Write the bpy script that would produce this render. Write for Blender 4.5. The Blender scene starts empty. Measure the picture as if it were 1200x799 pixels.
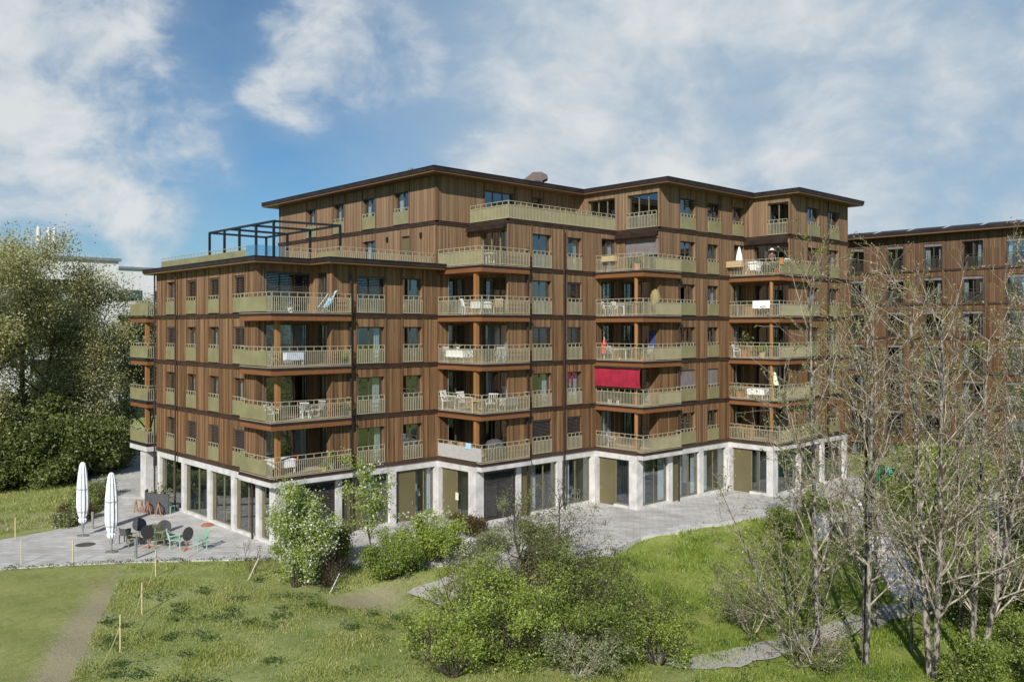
import bpy, math, random
import numpy as np
from mathutils import Vector
C = bpy.context.scene.collection
SC = bpy.context.scene
random.seed(7)
# ------------------------------------------------------------------ materials
def newmat(name):
    m = bpy.data.materials.new(name); m.use_nodes = True
    nt = m.node_tree; nt.nodes.clear()
    out = nt.nodes.new('ShaderNodeOutputMaterial')
    return m, nt, out
def N(nt, t, **kw):
    n = nt.nodes.new(t)
    for k, v in kw.items():
        if k.startswith('i_'):
            n.inputs[k[2:].replace('_', ' ')].default_value = v
        else: setattr(n, k, v)
    return n
def L(nt, a, b): nt.links.new(a, b)
def val(nt, op, a, b=None, clamp=False):
    n = nt.nodes.new('ShaderNodeMath'); n.operation = op; n.use_clamp = clamp
    for i, v in enumerate((a, b)):
        if v is None: continue
        if isinstance(v, (int, float)): n.inputs[i].default_value = v
        else: L(nt, v, n.inputs[i])
    return n.outputs[0]
def mixc(nt, f, a, b, mode='MIX'):
    n = nt.nodes.new('ShaderNodeMix'); n.data_type = 'RGBA'; n.blend_type = mode
    for s, v in ((n.inputs[0], f), (n.inputs[6], a), (n.inputs[7], b)):
        if isinstance(v, (int, float)): s.default_value = v
        elif isinstance(v, tuple): s.default_value = (*v, 1) if len(v) == 3 else v
        else: L(nt, v, s)
    return n.outputs[2]
def ramp(nt, f, a, b):
    n = nt.nodes.new('ShaderNodeMapRange'); n.inputs[1].default_value = a; n.inputs[2].default_value = b
    L(nt, f, n.inputs[0]); return n.outputs[0]
def noise(nt, vec, scale, detail=4, rough=.55):
    n = N(nt, 'ShaderNodeTexNoise'); n.inputs['Scale'].default_value = scale
    n.inputs['Detail'].default_value = detail; n.inputs['Roughness'].default_value = rough
    if vec is not None: L(nt, vec, n.inputs['Vector'])
    return n.outputs['Fac']
def mapping(nt, vec, scale):
    n = N(nt, 'ShaderNodeMapping'); n.inputs['Scale'].default_value = scale; L(nt, vec, n.inputs['Vector']); return n.outputs[0]
def geo_pos(nt): return N(nt, 'ShaderNodeNewGeometry').outputs['Position']
def simple(name, col, rough=.6, metal=0., var=.15, scale=3., bump=0., bscale=40, spec=.4):
    m, nt, out = newmat(name); b = N(nt, 'ShaderNodeBsdfPrincipled')
    b.inputs['Roughness'].default_value = rough; b.inputs['Metallic'].default_value = metal
    b.inputs['Specular IOR Level'].default_value = spec
    p = geo_pos(nt); f = noise(nt, p, scale, 5)
    d = tuple(c*(1-var*1.4) for c in col); l = tuple(min(1, c*(1+var)) for c in col)
    c = mixc(nt, ramp(nt, f, .3, .7), d, l); L(nt, c, b.inputs['Base Color'])
    if bump:
        bn = N(nt, 'ShaderNodeBump'); bn.inputs['Strength'].default_value = bump; bn.inputs['Distance'].default_value = .02
        L(nt, noise(nt, p, bscale, 4), bn.inputs['Height']); L(nt, bn.outputs[0], b.inputs['Normal'])
    L(nt, b.outputs[0], out.inputs[0]); return m
def wood_wall(name, dark, light, weather, bw=.15):
    m, nt, out = newmat(name); b = N(nt, 'ShaderNodeBsdfPrincipled'); b.inputs['Roughness'].default_value = .75
    b.inputs['Specular IOR Level'].default_value = .2
    p = geo_pos(nt); s = N(nt, 'ShaderNodeSeparateXYZ'); L(nt, p, s.inputs[0])
    u = val(nt, 'ADD', s.outputs[0], s.outputs[1]); ub = val(nt, 'DIVIDE', u, bw)
    fl = val(nt, 'FLOOR', ub); fr = val(nt, 'FRACT', ub)
    lev = val(nt, 'FLOOR', val(nt, 'DIVIDE', val(nt, 'SUBTRACT', s.outputs[2], 3.69), 2.9))
    cv = N(nt, 'ShaderNodeCombineXYZ'); L(nt, fl, cv.inputs[0]); L(nt, lev, cv.inputs[1])
    wn = N(nt, 'ShaderNodeTexWhiteNoise'); wn.noise_dimensions = '3D'; L(nt, cv.outputs[0], wn.inputs['Vector'])
    cg = N(nt, 'ShaderNodeCombineXYZ'); L(nt, u, cg.inputs[0]); L(nt, s.outputs[2], cg.inputs[2]); L(nt, wn.outputs['Value'], cg.inputs[1])
    grain = noise(nt, mapping(nt, cg.outputs[0], (16, 9, .55)), 1.0, 6, .65)
    fac = val(nt, 'ADD', val(nt, 'MULTIPLY', wn.outputs['Value'], .75), val(nt, 'SUBTRACT', val(nt, 'MULTIPLY', ramp(nt, grain, .3, .7), .75), .25), True)
    c = mixc(nt, fac, dark, light)
    big = noise(nt, mapping(nt, p, (.5, .5, .12)), 1.0, 4)
    z = ramp(nt, s.outputs[2], 9., 20.)
    wf = val(nt, 'MULTIPLY', ramp(nt, val(nt, 'ADD', z, val(nt, 'MULTIPLY', big, .7)), .35, 1.5), .75, True)
    c = mixc(nt, wf, c, mixc(nt, fac, tuple(w*.62 for w in weather), weather))
    # water streaks below bands
    st = noise(nt, mapping(nt, p, (2.3, 2.3, .1)), 1., 3)
    c = mixc(nt, val(nt, 'MULTIPLY', ramp(nt, st, .5, .72), .5, True), c, tuple(d*.75 for d in dark))
    gap = val(nt, 'LESS_THAN', fr, .09)
    c = mixc(nt, val(nt, 'MULTIPLY', gap, .6), c, (.02, .012, .008))
    L(nt, c, b.inputs['Base Color'])
    bn = N(nt, 'ShaderNodeBump'); bn.inputs['Strength'].default_value = .6; bn.inputs['Distance'].default_value = .02
    L(nt, val(nt, 'SUBTRACT', grain, gap), bn.inputs['Height']); L(nt, bn.outputs[0], b.inputs['Normal'])
    L(nt, b.outputs[0], out.inputs[0]); return m
def wood_plain(name, dark, light, sc=(9, 9, 9), stretch=2):
    m, nt, out = newmat(name); b = N(nt, 'ShaderNodeBsdfPrincipled'); b.inputs['Roughness'].default_value = .6
    p = geo_pos(nt); s = list(sc); s[stretch] *= .08
    g = noise(nt, mapping(nt, p, tuple(s)), 1., 6, .65)
    L(nt, mixc(nt, ramp(nt, g, .25, .75), dark, light), b.inputs['Base Color']); L(nt, b.outputs[0], out.inputs[0]); return m
def glass(name, tint, base=.13):
    m, nt, out = newmat(name)
    g = N(nt, 'ShaderNodeBsdfGlossy'); g.inputs['Roughness'].default_value = .015; g.inputs['Color'].default_value = (.9, .95, 1, 1)
    t = N(nt, 'ShaderNodeBsdfTransparent'); t.inputs['Color'].default_value = (*tint, 1)
    lw = N(nt, 'ShaderNodeLayerWeight'); lw.inputs['Blend'].default_value = .5
    f = val(nt, 'ADD', base, val(nt, 'MULTIPLY', val(nt, 'POWER', lw.outputs['Facing'], 3.), .8), True)
    p = geo_pos(nt); bn = N(nt, 'ShaderNodeBump'); bn.inputs['Strength'].default_value = .05; bn.inputs['Distance'].default_value = .02
    L(nt, noise(nt, p, 1.1, 1), bn.inputs['Height']); L(nt, bn.outputs[0], g.inputs['Normal'])
    mx = N(nt, 'ShaderNodeMixShader'); L(nt, f, mx.inputs[0]); L(nt, t.outputs[0], mx.inputs[1]); L(nt, g.outputs[0], mx.inputs[2])
    L(nt, mx.outputs[0], out.inputs[0]); return m
def leafmat(name, cols, trans=.35, vs=.5):
    m, nt, out = newmat(name)
    ge = N(nt, 'ShaderNodeNewGeometry'); r = ge.outputs['Random Per Island']
    big = noise(nt, ge.outputs['Position'], vs, 3)
    f = val(nt, 'ADD', val(nt, 'MULTIPLY', r, .6), val(nt, 'MULTIPLY', ramp(nt, big, .3, .7), .4), True)
    cr = N(nt, 'ShaderNodeValToRGB'); e = cr.color_ramp.elements
    for i, c in enumerate(cols):
        x = i/(len(cols)-1)
        if i == 0: el = e[0]; el.position = 0
        elif i == len(cols)-1: el = e[-1]; el.position = 1
        else: el = e.new(x)
        el.color = (*c, 1)
    L(nt, f, cr.inputs[0])
    d = N(nt, 'ShaderNodeBsdfDiffuse'); t = N(nt, 'ShaderNodeBsdfTranslucent'); L(nt, cr.outputs[0], d.inputs[0]); L(nt, cr.outputs[0], t.inputs[0])
    mx = N(nt, 'ShaderNodeMixShader'); mx.inputs[0].default_value = trans; L(nt, d.outputs[0], mx.inputs[1]); L(nt, t.outputs[0], mx.inputs[2])
    gl = N(nt, 'ShaderNodeBsdfGlossy'); gl.inputs['Roughness'].default_value = .5
    m2 = N(nt, 'ShaderNodeMixShader'); m2.inputs[0].default_value = .04; L(nt, mx.outputs[0], m2.inputs[1]); L(nt, gl.outputs[0], m2.inputs[2])
    L(nt, m2.outputs[0], out.inputs[0]); return m
def barkmat(name, dark, light, sc=6):
    m, nt, out = newmat(name); b = N(nt, 'ShaderNodeBsdfPrincipled'); b.inputs['Roughness'].default_value = .85
    p = geo_pos(nt); f = noise(nt, mapping(nt, p, (sc, sc, sc*.45)), 1., 6, .7)
    L(nt, mixc(nt, ramp(nt, f, .45, .58), dark, light), b.inputs['Base Color'])
    bn = N(nt, 'ShaderNodeBump'); bn.inputs['Strength'].default_value = .5; bn.inputs['Distance'].default_value = .02
    L(nt, f, bn.inputs['Height']); L(nt, bn.outputs[0], b.inputs['Normal'])
    L(nt, b.outputs[0], out.inputs[0]); return m

M = {}
M['wall'] = wood_wall('wood_cladding', (.088, .046, .021), (.315, .175, .086), (.345, .235, .15), .125)
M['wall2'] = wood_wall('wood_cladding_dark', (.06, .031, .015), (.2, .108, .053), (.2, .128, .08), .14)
M['trim'] = wood_plain('wood_batten', (.09, .046, .022), (.19, .1, .05))
M['soffit'] = wood_plain('wood_soffit', (.12, .066, .032), (.22, .125, .06), (5, 9, 5), 0)
M['orange'] = wood_plain('wood_glulam', (.15, .058, .022), (.26, .11, .04), (6, 6, 9), 1)
M['post'] = wood_plain('wood_post', (.23, .1, .034), (.38, .18, .064))
M['dark'] = simple('dark_bronze_sheet', (.045, .03, .026), .5, .3, .25, 1.5)
M['ventm'] = simple('vent_sheet', (.12, .085, .08), .5, .3, .2, 3)
M['band'] = simple('brown_band', (.062, .036, .024), .6, 0, .25, 1.5)
M['pipe'] = simple('drainpipe_brown', (.05, .032, .028), .45, .2)
M['panel'] = simple('champagne_panel', (.265, .24, .125), .5, .1, .14, .9)
M['rail'] = simple('champagne_rail', (.44, .4, .275), .45, .1, .08, 2)
M['greyfab'] = simple('grey_fabric', (.42, .4, .38), .9, 0, .08, 6)
M['conc'] = simple('pale_concrete', (.59, .565, .545), .85, 0, .17, 1.6, .25, 14)
M['frame'] = simple('bronze_frame', (.1, .088, .065), .45, .2)
M['framel'] = simple('olive_frame', (.2, .185, .11), .45, .15)
M['door'] = simple('olive_door', (.145, .125, .062), .5, .1, .07, 1)
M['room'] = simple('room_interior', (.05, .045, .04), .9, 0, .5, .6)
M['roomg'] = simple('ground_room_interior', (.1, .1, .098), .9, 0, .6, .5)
M['curtain'] = simple('white_curtain', (.72, .73, .74), .9, 0, .12, 7)
M['blind'] = simple('dark_blind', (.095, .085, .082), .45, .3, .15, 3)
M['screen'] = simple('grey_screen', (.19, .165, .16), .8)
M['glass'] = glass('window_glass', (.62, .68, .7), .27)
M['glassg'] = glass('shop_glass', (.6, .66, .66), .17)
M['glassb'] = glass('balustrade_glass', (.75, .85, .92), .1)
M['deck'] = wood_plain('deck_boards', (.3, .24, .17), (.5, .42, .3), (7, 7, 7), 0)
M['red'] = simple('red_awning_cloth', (.33, .016, .04), .85, 0, .18, 2)
M['steel'] = simple('black_steel', (.025, .03, .035), .45, .4)
M['white'] = simple('white_paint', (.62, .61, .585), .5, 0, .05)
M['cloth'] = simple('white_cloth', (.82, .82, .82), .9, 0, .05, 5)
M['parasol'] = simple('parasol_cover', (.74, .76, .79), .85, 0, .1, 5, .4, 6)
M['galv'] = simple('galvanised_steel', (.34, .34, .33), .45, .5)
M['grey'] = simple('grey_fabric_dark', (.085, .085, .09), .9)
M['black'] = simple('black_plastic', (.014, .014, .015), .5)
M['mint'] = simple('mint_paint', (.33, .5, .4), .5, 0, .08)
M['olivep'] = simple('olive_paint', (.2, .21, .12), .55, 0, .15)
M['owood'] = wood_plain('orange_wood', (.3, .13, .065), (.46, .22, .12))
M['lwood'] = wood_plain('light_wood', (.42, .3, .16), (.62, .47, .28))
M['terra'] = simple('terracotta', (.45, .16, .08), .8)
M['orangep'] = simple('orange_plastic', (.5, .2, .1), .5)
M['redp'] = simple('red_plastic', (.55, .06, .03), .5)
M['pink'] = simple('pink_pot', (.7, .3, .27), .6)
M['blue'] = simple('blue_cloth', (.035, .06, .17), .8)
M['lblue'] = simple('light_blue_cloth', (.36, .55, .68), .8)
M['bluish'] = simple('bluish_cloth', (.6, .66, .74), .9)
M['teal'] = simple('teal_plastic', (.02, .4, .33), .5)
M['green'] = simple('green_plastic', (.015, .12, .05), .5)
M['pgreen'] = simple('pale_green_cloth', (.66, .75, .5), .8)
M['straw'] = simple('straw_wicker', (.3, .235, .11), .8, 0, .3, 20)
M['yellow'] = simple('yellow_paint', (.75, .62, .12), .6)
M['stake'] = wood_plain('stake_wood', (.55, .43, .2), (.75, .62, .33))
M['skin'] = simple('skin', (.5, .3, .2), .6)
M['brown'] = simple('brown_shirt', (.16, .09, .06), .9)
M['render'] = simple('white_render', (.72, .72, .72), .9, 0, .05, .3)
M['carw'] = simple('white_car_paint', (.75, .75, .75), .25, 0, .02)
M['cover'] = simple('dark_iron', (.12, .1, .09), .7, .3)
M['bark'] = barkmat('pale_bark', (.03, .024, .02), (.33, .295, .25), 5)
M['twig'] = barkmat('pale_twig', (.2, .165, .125), (.5, .44, .355), 5)
M['darkbark'] = barkmat('dark_bark', (.03, .022, .017), (.1, .075, .055), 6)
M['rbark'] = barkmat('reddish_twig', (.07, .035, .03), (.17, .09, .075), 6)
M['lf_spring'] = leafmat('spring_leaf', [(.17, .17, .05), (.33, .33, .12), (.5, .48, .22), (.64, .61, .38)], .5, .3)
M['lf_dark'] = leafmat('dark_leaf', [(.08, .105, .026), (.18, .22, .055), (.32, .35, .12)], .5)
M['lf_mid'] = leafmat('mid_leaf', [(.12, .16, .025), (.25, .32, .055), (.42, .48, .13)], .5, .9)
M['lf_bright'] = leafmat('bright_leaf', [(.18, .24, .03), (.35, .44, .065), (.52, .6, .16)], .5, .9)
M['lf_olive'] = leafmat('olive_leaf', [(.09, .105, .03), (.2, .22, .07), (.35, .37, .15)], .4, .9)
M['lf_grey'] = leafmat('grey_green_leaf', [(.12, .14, .055), (.24, .27, .12), (.4, .43, .24)], .3, .9)
M['lf_blossom'] = leafmat('white_blossom', [(.3, .32, .22), (.6, .6, .5), (.8, .8, .74)], .3, 2)
M['lf_red'] = leafmat('red_tinged_leaf', [(.05, .045, .015), (.13, .1, .03), (.2, .09, .05)], .3)
M['lf_bud'] = leafmat('bud', [(.3, .22, .14), (.5, .38, .28), (.55, .44, .3)], .3, 2)
M['lf_ygreen'] = leafmat('new_leaf', [(.14, .17, .02), (.28, .3, .05)], .4, 2)
M['grass'] = leafmat('grass_blade', [(.14, .2, .028), (.3, .36, .06), (.47, .48, .15), (.66, .6, .34)], .5, .45)
M['grassl'] = leafmat('lush_blade', [(.13, .2, .02), (.26, .36, .045), (.42, .5, .11)], .5, .5)
# ------------------------------------------------------------------ mesh builder
class MB:
    def __init__(s): s.v = []; s.f = []; s.m = []
    def quad(s, a, b, c, d, m=0):
        i = len(s.v); s.v += [a, b, c, d]; s.f.append((i, i+1, i+2, i+3)); s.m.append(m)
    def box(s, x0, x1, y0, y1, z0, z1, m=0):
        if x0 > x1: x0, x1 = x1, x0
        if y0 > y1: y0, y1 = y1, y0
        i = len(s.v)
        s.v += [(x0, y0, z0), (x1, y0, z0), (x1, y1, z0), (x0, y1, z0), (x0, y0, z1), (x1, y0, z1), (x1, y1, z1), (x0, y1, z1)]
        for q in ((0, 3, 2, 1), (4, 5, 6, 7), (0, 1, 5, 4), (1, 2, 6, 5), (2, 3, 7, 6), (3, 0, 4, 7)):
            s.f.append(tuple(i+k for k in q)); s.m.append(m)
        return s
    def tube(s, p0, p1, r0, r1=None, n=6, m=0, caps=True):
        r1 = r0 if r1 is None else r1
        a = Vector(p0); b = Vector(p1); d = (b-a)
        if d.length < 1e-6: return s
        d.normalize(); t = Vector((0, 0, 1)) if abs(d.z) < .9 else Vector((1, 0, 0))
        u = d.cross(t).normalized(); w = d.cross(u); i = len(s.v)
        for c, r in ((a, r0), (b, r1)):
            for k in range(n):
                an = 2*math.pi*k/n; q = c+u*(r*math.cos(an))+w*(r*math.sin(an)); s.v.append((q.x, q.y, q.z))
        for k in range(n):
            k2 = (k+1) % n; s.f.append((i+k, i+k2, i+n+k2, i+n+k)); s.m.append(m)
        if caps:
            s.f.append(tuple(i+n-1-k for k in range(n))); s.m.append(m); s.f.append(tuple(i+n+k for k in range(n))); s.m.append(m)
        return s
    def bar(s, p0, p1, w, h=None, m=0):            # square section bar
        h = h or w; a = Vector(p0); b = Vector(p1); d = (b-a).normalized()
        t = Vector((0, 0, 1)) if abs(d.z) < .9 else Vector((1, 0, 0))
        u = d.cross(t).normalized(); v = u.cross(d).normalized(); i = len(s.v)
        for c in (a, b):
            for (p, q) in ((-1, -1), (1, -1), (1, 1), (-1, 1)):
                e = c+u*(p*w/2)+v*(q*h/2); s.v.append((e.x, e.y, e.z))
        for q in ((0, 1, 2, 3), (7, 6, 5, 4), (0, 4, 5, 1), (1, 5, 6, 2), (2, 6, 7, 3), (3, 7, 4, 0)):
            s.f.append(tuple(i+k for k in q)); s.m.append(m)
        return s
    def lathe(s, prof, c=(0, 0, 0), n=12, m=0, fold=0.):
        i = len(s.v); k = len(prof)
        for (r, z) in prof:
            for j in range(n):
                a = 2*math.pi*j/n; rr = r*(1+(fold if j % 2 else -fold)); s.v.append((c[0]+rr*math.cos(a), c[1]+rr*math.sin(a), c[2]+z))
        for q in range(k-1):
            for j in range(n):
                j2 = (j+1) % n; s.f.append((i+q*n+j, i+q*n+j2, i+(q+1)*n+j2, i+(q+1)*n+j)); s.m.append(m)
        s.f.append(tuple(i+n-1-j for j in range(n))); s.m.append(m)
        s.f.append(tuple(i+(k-1)*n+j for j in range(n))); s.m.append(m)
        return s
    def prism(s, poly, z0, z1, m=0):               # poly counter-clockwise
        i = len(s.v); n = len(poly)
        s.v += [(x, y, z0) for x, y in poly] + [(x, y, z1) for x, y in poly]
        s.f.append(tuple(i+n-1-k for k in range(n))); s.m.append(m); s.f.append(tuple(i+n+k for k in range(n))); s.m.append(m)
        for k in range(n):
            k2 = (k+1) % n; s.f.append((i+k, i+k2, i+n+k2, i+n+k)); s.m.append(m)
        return s
    def build(s, name, mats, parent=None, smooth=False, loc=None, rz=0):
        if not isinstance(mats, (list, tuple)): mats = [mats]
        me = bpy.data.meshes.new(name); me.from_pydata(s.v, [], s.f)
        for mt in mats: me.materials.append(M[mt])
        if len(mats) > 1: me.polygons.foreach_set('material_index', s.m)
        if smooth: me.polygons.foreach_set('use_smooth', [True]*len(s.f))
        me.update(); o = bpy.data.objects.new(name, me); C.objects.link(o)
        if parent: o.parent = parent
        if loc is not None: o.location = loc; o.rotation_euler.z = rz
        return o
def thing(name, label, cat, loc=(0, 0, 0), rz=0, group=None):
    o = bpy.data.objects.new(name, None); C.objects.link(o); o.location = loc; o.rotation_euler.z = rz
    o['label'] = label; o['category'] = cat
    if group: o['group'] = group
    return o
def tag(o, label, cat, group=None):
    o['label'] = label; o['category'] = cat
    if group: o['group'] = group
    return o
def copy_thing(src, label, loc, rz=0, scale=None, group=None):
    r = src.copy(); C.objects.link(r); r.location = loc; r.rotation_euler.z = rz; r['label'] = label
    if scale: r.scale = (scale,)*3
    if group: r['group'] = group
    for ch in list(src.children):
        c = ch.copy(); C.objects.link(c); c.parent = r
        for g in list(ch.children):
            k = g.copy(); C.objects.link(k); k.parent = c
    return r
# ------------------------------------------------------------------ terrain
def sm(t): t = min(1, max(0, t)); return t*t*(3-2*t)
EX = [-12, -1.3, .7, 9.2, 15.7, 24.9, 31.7, 60]; EY = [5, -2.3, -6, -12.2, -11.9, -13.3, -14.2, -17]
def edge(x): return float(np.interp(x, EX, EY))
def gh(x, y): return -.05-1.85*sm((x+6)/14)*sm((edge(x)-y)/9.5)-.38*sm((x-9)/5)*sm((edge(x)-y-.1)/.5)
# ------------------------------------------------------------------ building constants
X1, X2, X3, X4, XE = 0., 10.87, 21.29, 31.65, 42.57
Y2, Y3, Y4 = -3.68, -7.27, -10.82
XX = [X1, X2, X3, X4, XE]; YY = [0, Y2, Y3, Y4]
XW = [3.44, 13.44, 23.59, 33.83]; YB = [2.04, 0., Y2, Y3]
YL, YH = 16.13, 19.75
def Z(k): return 3.69+2.9*(k-1)
LOWTOP, HITOP = 15.12, 21.0
B = thing('apartment_building', 'long stepped brown timber apartment block with corner balconies over a pale concrete ground floor', 'building')
class Face:
    def __init__(s, ax, c): s.ax = ax; s.c = c
    def p(s, u, o, z): return (s.c-o, u, z) if s.ax == 'x' else (u, s.c-o, z)
    def box(s, mb, u0, u1, o0, o1, z0, z1, m=0):
        if s.ax == 'x': mb.box(s.c-o1, s.c-o0, min(u0, u1), max(u0, u1), z0, z1, m)
        else: mb.box(min(u0, u1), max(u0, u1), s.c-o1, s.c-o0, z0, z1, m)
    def quad(s, mb, u0, u1, z0, z1, o=0., m=0):
        a, b = (max(u0, u1), min(u0, u1)) if s.ax == 'x' else (min(u0, u1), max(u0, u1))
        mb.quad(s.p(a, o, z0), s.p(b, o, z0), s.p(b, o, z1), s.p(a, o, z1), m)
WALLS = {}
def wall(face, u0, u1, z0, z1, holes, name='timber_wall', mat='wall'):
    mb = MB(); us = sorted({u0, u1, *[v for h in holes for v in h[:2]]}); zs = sorted({z0, z1, *[v for h in holes for v in h[2:4]]})
    us = [u for u in us if u0-1e-6 <= u <= u1+1e-6]; zs = [z for z in zs if z0-1e-6 <= z <= z1+1e-6]
    for a, b in zip(us, us[1:]):
        run = None
        for c, d in zip(zs, zs[1:]):
            mu, mz = (a+b)/2, (c+d)/2
            if any(h[0] < mu < h[1] and h[2] < mz < h[3] for h in holes):
                continue
            face.quad(mb, a, b, c, d)
    for h in holes:                                  # reveals
        a, b, c, d = h[:4]; D = -.26
        P = face.p
        for q in ((P(a, 0, c), P(a, D, c), P(a, D, d), P(a, 0, d)), (P(b, D, c), P(b, 0, c), P(b, 0, d), P(b, D, d)),
                  (P(a, 0, d), P(a, D, d), P(b, D, d), P(b, 0, d)), (P(a, D, c), P(a, 0, c), P(b, 0, c), P(b, D, c))):
            mb.quad(*q)
    o = mb.build(name, [mat, 'trim'], B); WALLS.setdefault((face.ax, face.c, B.name), []).append((u0, u1, z0, z1, o)); return o
def battens(face, us, z0, z1):
    mb = MB()
    for u in us: face.box(mb, u-.045, u+.045, 0, .045, z0, z1)
    return mb
rng = random.Random(3)
def guard(face, u0, u1, z, kind, parent, off=.015, name='window_guard', h=1.1):
    mb = MB(); fb = face.box
    fb(mb, u0, u1, off, off+.05, z+h-.03, z+h)
    fb(mb, u0, u1, off+.01, off+.04, z+h-.27, z+h-.235)
    fb(mb, u0, u1, off+.01, off+.04, z+.05, z+.085)
    n = max(2, round((u1-u0)/.125)); st = (u1-u0-.03)/n
    for i in range(n+1):
        u = u0+i*st; tall = i % 3 == 0
        fb(mb, u, u+.024, off+.008, off+.044, z+.07, z+(h-.01 if tall else h-.24))
    if kind == 'panel': fb(mb, u0+.01, u1-.01, off+.046, off+.056, z+.06, z+h-.21, 1)
    return mb.build(name, ['frame' if kind == 'dark' else 'rail', 'panel'], parent)
def blind_mesh(face, u0, u1, z0, z1, off, step=.09):
    mb = MB(); z = z1
    face.box(mb, u0, u1, off-.06, off+.06, z1-.1, z1)
    z = z1-.16
    while z > z0:
        a = [face.p(u0, off-.035, z+.02), face.p(u1, off-.035, z+.02), face.p(u1, off+.035, z-.02), face.p(u0, off+.035, z-.02)]
        mb.quad(*a); z -= step
    face.box(mb, u0, u1, off-.03, off+.03, z0-.03, z0+.01)
    return mb
def window(face, u0, u1, z, head=2.14, guardkind=None, blind=0., nd=None, name='window', curtain=None, room='room', depth=1.6, sill=.02,
           glassm='glass', framem='frame', label=None, off=-.24, screen=None):
    """frame mesh + pane, curtain, blind and guard children; a dark room niche behind"""
    z0, z1 = z+sill, z+head; w = u1-u0
    mb = MB(); fw = .065; fb = face.box
    u0 += .004; u1 -= .004; z0 += .004; z1 -= .004; w = u1-u0
    fb(mb, u0, u1, off-.04, off+.03, z1-fw, z1); fb(mb, u0, u1, off-.04, off+.03, z0, z0+fw)
    nd = nd or (1 if w < 1.25 else 2 if w < 2.2 else 3)
    for i in range(nd+1):
        u = u0+(w-fw)*i/nd; fb(mb, u, u+fw, off-.038, off+.028, z0+fw+.001, z1-fw-.001)
    # room niche (5 faces)
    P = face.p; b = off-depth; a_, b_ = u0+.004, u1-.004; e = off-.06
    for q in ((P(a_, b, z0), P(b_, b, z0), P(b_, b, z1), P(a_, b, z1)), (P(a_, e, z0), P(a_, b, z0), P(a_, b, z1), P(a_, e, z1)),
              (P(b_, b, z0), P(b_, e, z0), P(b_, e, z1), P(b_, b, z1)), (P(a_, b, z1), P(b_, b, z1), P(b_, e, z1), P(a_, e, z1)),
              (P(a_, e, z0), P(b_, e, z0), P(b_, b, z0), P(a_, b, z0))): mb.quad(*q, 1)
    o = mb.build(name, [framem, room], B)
    if label: o['label'] = label
    g = MB()
    for i in range(nd):
        ua, ub = u0+w*i/nd+.02, u0+w*(i+1)/nd-.02; j = [rng.uniform(-.007, .007) for _ in range(3)]
        g.quad(P(ua, off-.012+j[0], z0+.03), P(ub, off-.012+j[1], z0+.03), P(ub, off-.012+j[1]+j[2], z1-.03), P(ua, off-.012+j[0]+j[2], z1-.03))
    g.build('pane', glassm, o)
    cu = rng.random() if curtain is None else curtain
    if cu > .3 and not blind:
        cm = MB(); spans = [(u0+.05, u0+.05+w*rng.uniform(.16, .36))] if cu < .6 else [(u0+.05, u0+.05+w*.22), (u1-.05-w*rng.uniform(.15, .3), u1-.05)]
        if cu > .9: spans = [(u0+.05, u1-.05)]
        for s0, s1 in spans:
            n = max(4, int((s1-s0)/.06)); pts = [(s0+(s1-s0)*i/n, off-.2+(.035 if i % 2 else -.035)) for i in range(n+1)]
            for (ua, oa), (ub, ob) in zip(pts, pts[1:]): cm.quad(P(ua, oa, z0+.05), P(ub, ob, z0+.05), P(ub, ob, z1-.05), P(ua, oa, z1-.05))
        cm.build('curtain', 'curtain', o)
    if blind: blind_mesh(face, u0+.03, u1-.03, z1-(head-sill)*blind+.05, z1-.005, -.12 if off < -.2 else off+.12).build('blind', 'blind', o)
    if screen:
        s = MB(); fb(s, u0+.02, u1-.02, -.1, -.085, z1-(head-sill)*screen, z1-.003); s.build('roller_screen', 'screen', o)
    if guardkind: guard(face, u0+.01, u1-.01, z, guardkind, o)
    return o
# --------------------------------------------------- upper walls
fA = Face('x', 0.); f1 = Face('y', 0.); f2 = Face('y', Y2); f3 = Face('y', Y3); f4 = Face('y', Y4)
fB0 = Face('y', 2.04); fI = [Face('x', x) for x in XW]; fHA = Face('x', X2)
H = 2.14
def batpair(us, face, z0, z1, extra=()):
    # battens are surface relief of the wall: append them to the wall mesh they sit on
    import bmesh
    for u in sorted(set(us) | set(extra)):
        for (a, b, c, d, o) in WALLS[(face.ax, face.c, B.name)]:
            if a-.06 <= u <= b+.06 and c-.05 <= (z0+z1)/2 <= d+.05:
                mb = MB(); face.box(mb, u-.045, u+.045, -.01, .045, z0, z1); bm = bmesh.new(); bm.from_mesh(o.data)
                vs = [bm.verts.new(p) for p in mb.v]
                for f in mb.f:
                    ff = bm.faces.new([vs[i] for i in f]); ff.material_index = 1
                bm.to_mesh(o.data); bm.free(); break
# A facade
Awin = [(13.13, 14.5), (9.9, 11.3), (6.72, 8.1), (3.45, 4.88)]
Aop = [(13.3, 14.3), (10.0, 11.1), (6.8, 7.85), (3.52, 4.72)]
blA = {4: (0, 1, 1, 1), 3: (1, 0, 0, 1), 2: (0, 0, 0, 0), 1: (0, 1, 1, 1)}
wall(fA, 2.04, YL, Z(1), LOWTOP, [(a, b, Z(k)+.02, Z(k)+H) for k in range(1, 5) for a, b in Awin])
for k in range(1, 5):
    for i, (a, b) in enumerate(Awin):
        window(fA, a, b, Z(k), H, 'panel', blind=.62 if blA[k][i] else 0)
    batpair([u for w in Awin for u in (w[0]-.05, w[1]+.05)] + [2.1, 15.3, YL-.05, 12.2, 8.7, 5.5, 3.05], fA, Z(k)+.004, Z(k+1)-.22 if k < 4 else LOWTOP)
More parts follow.
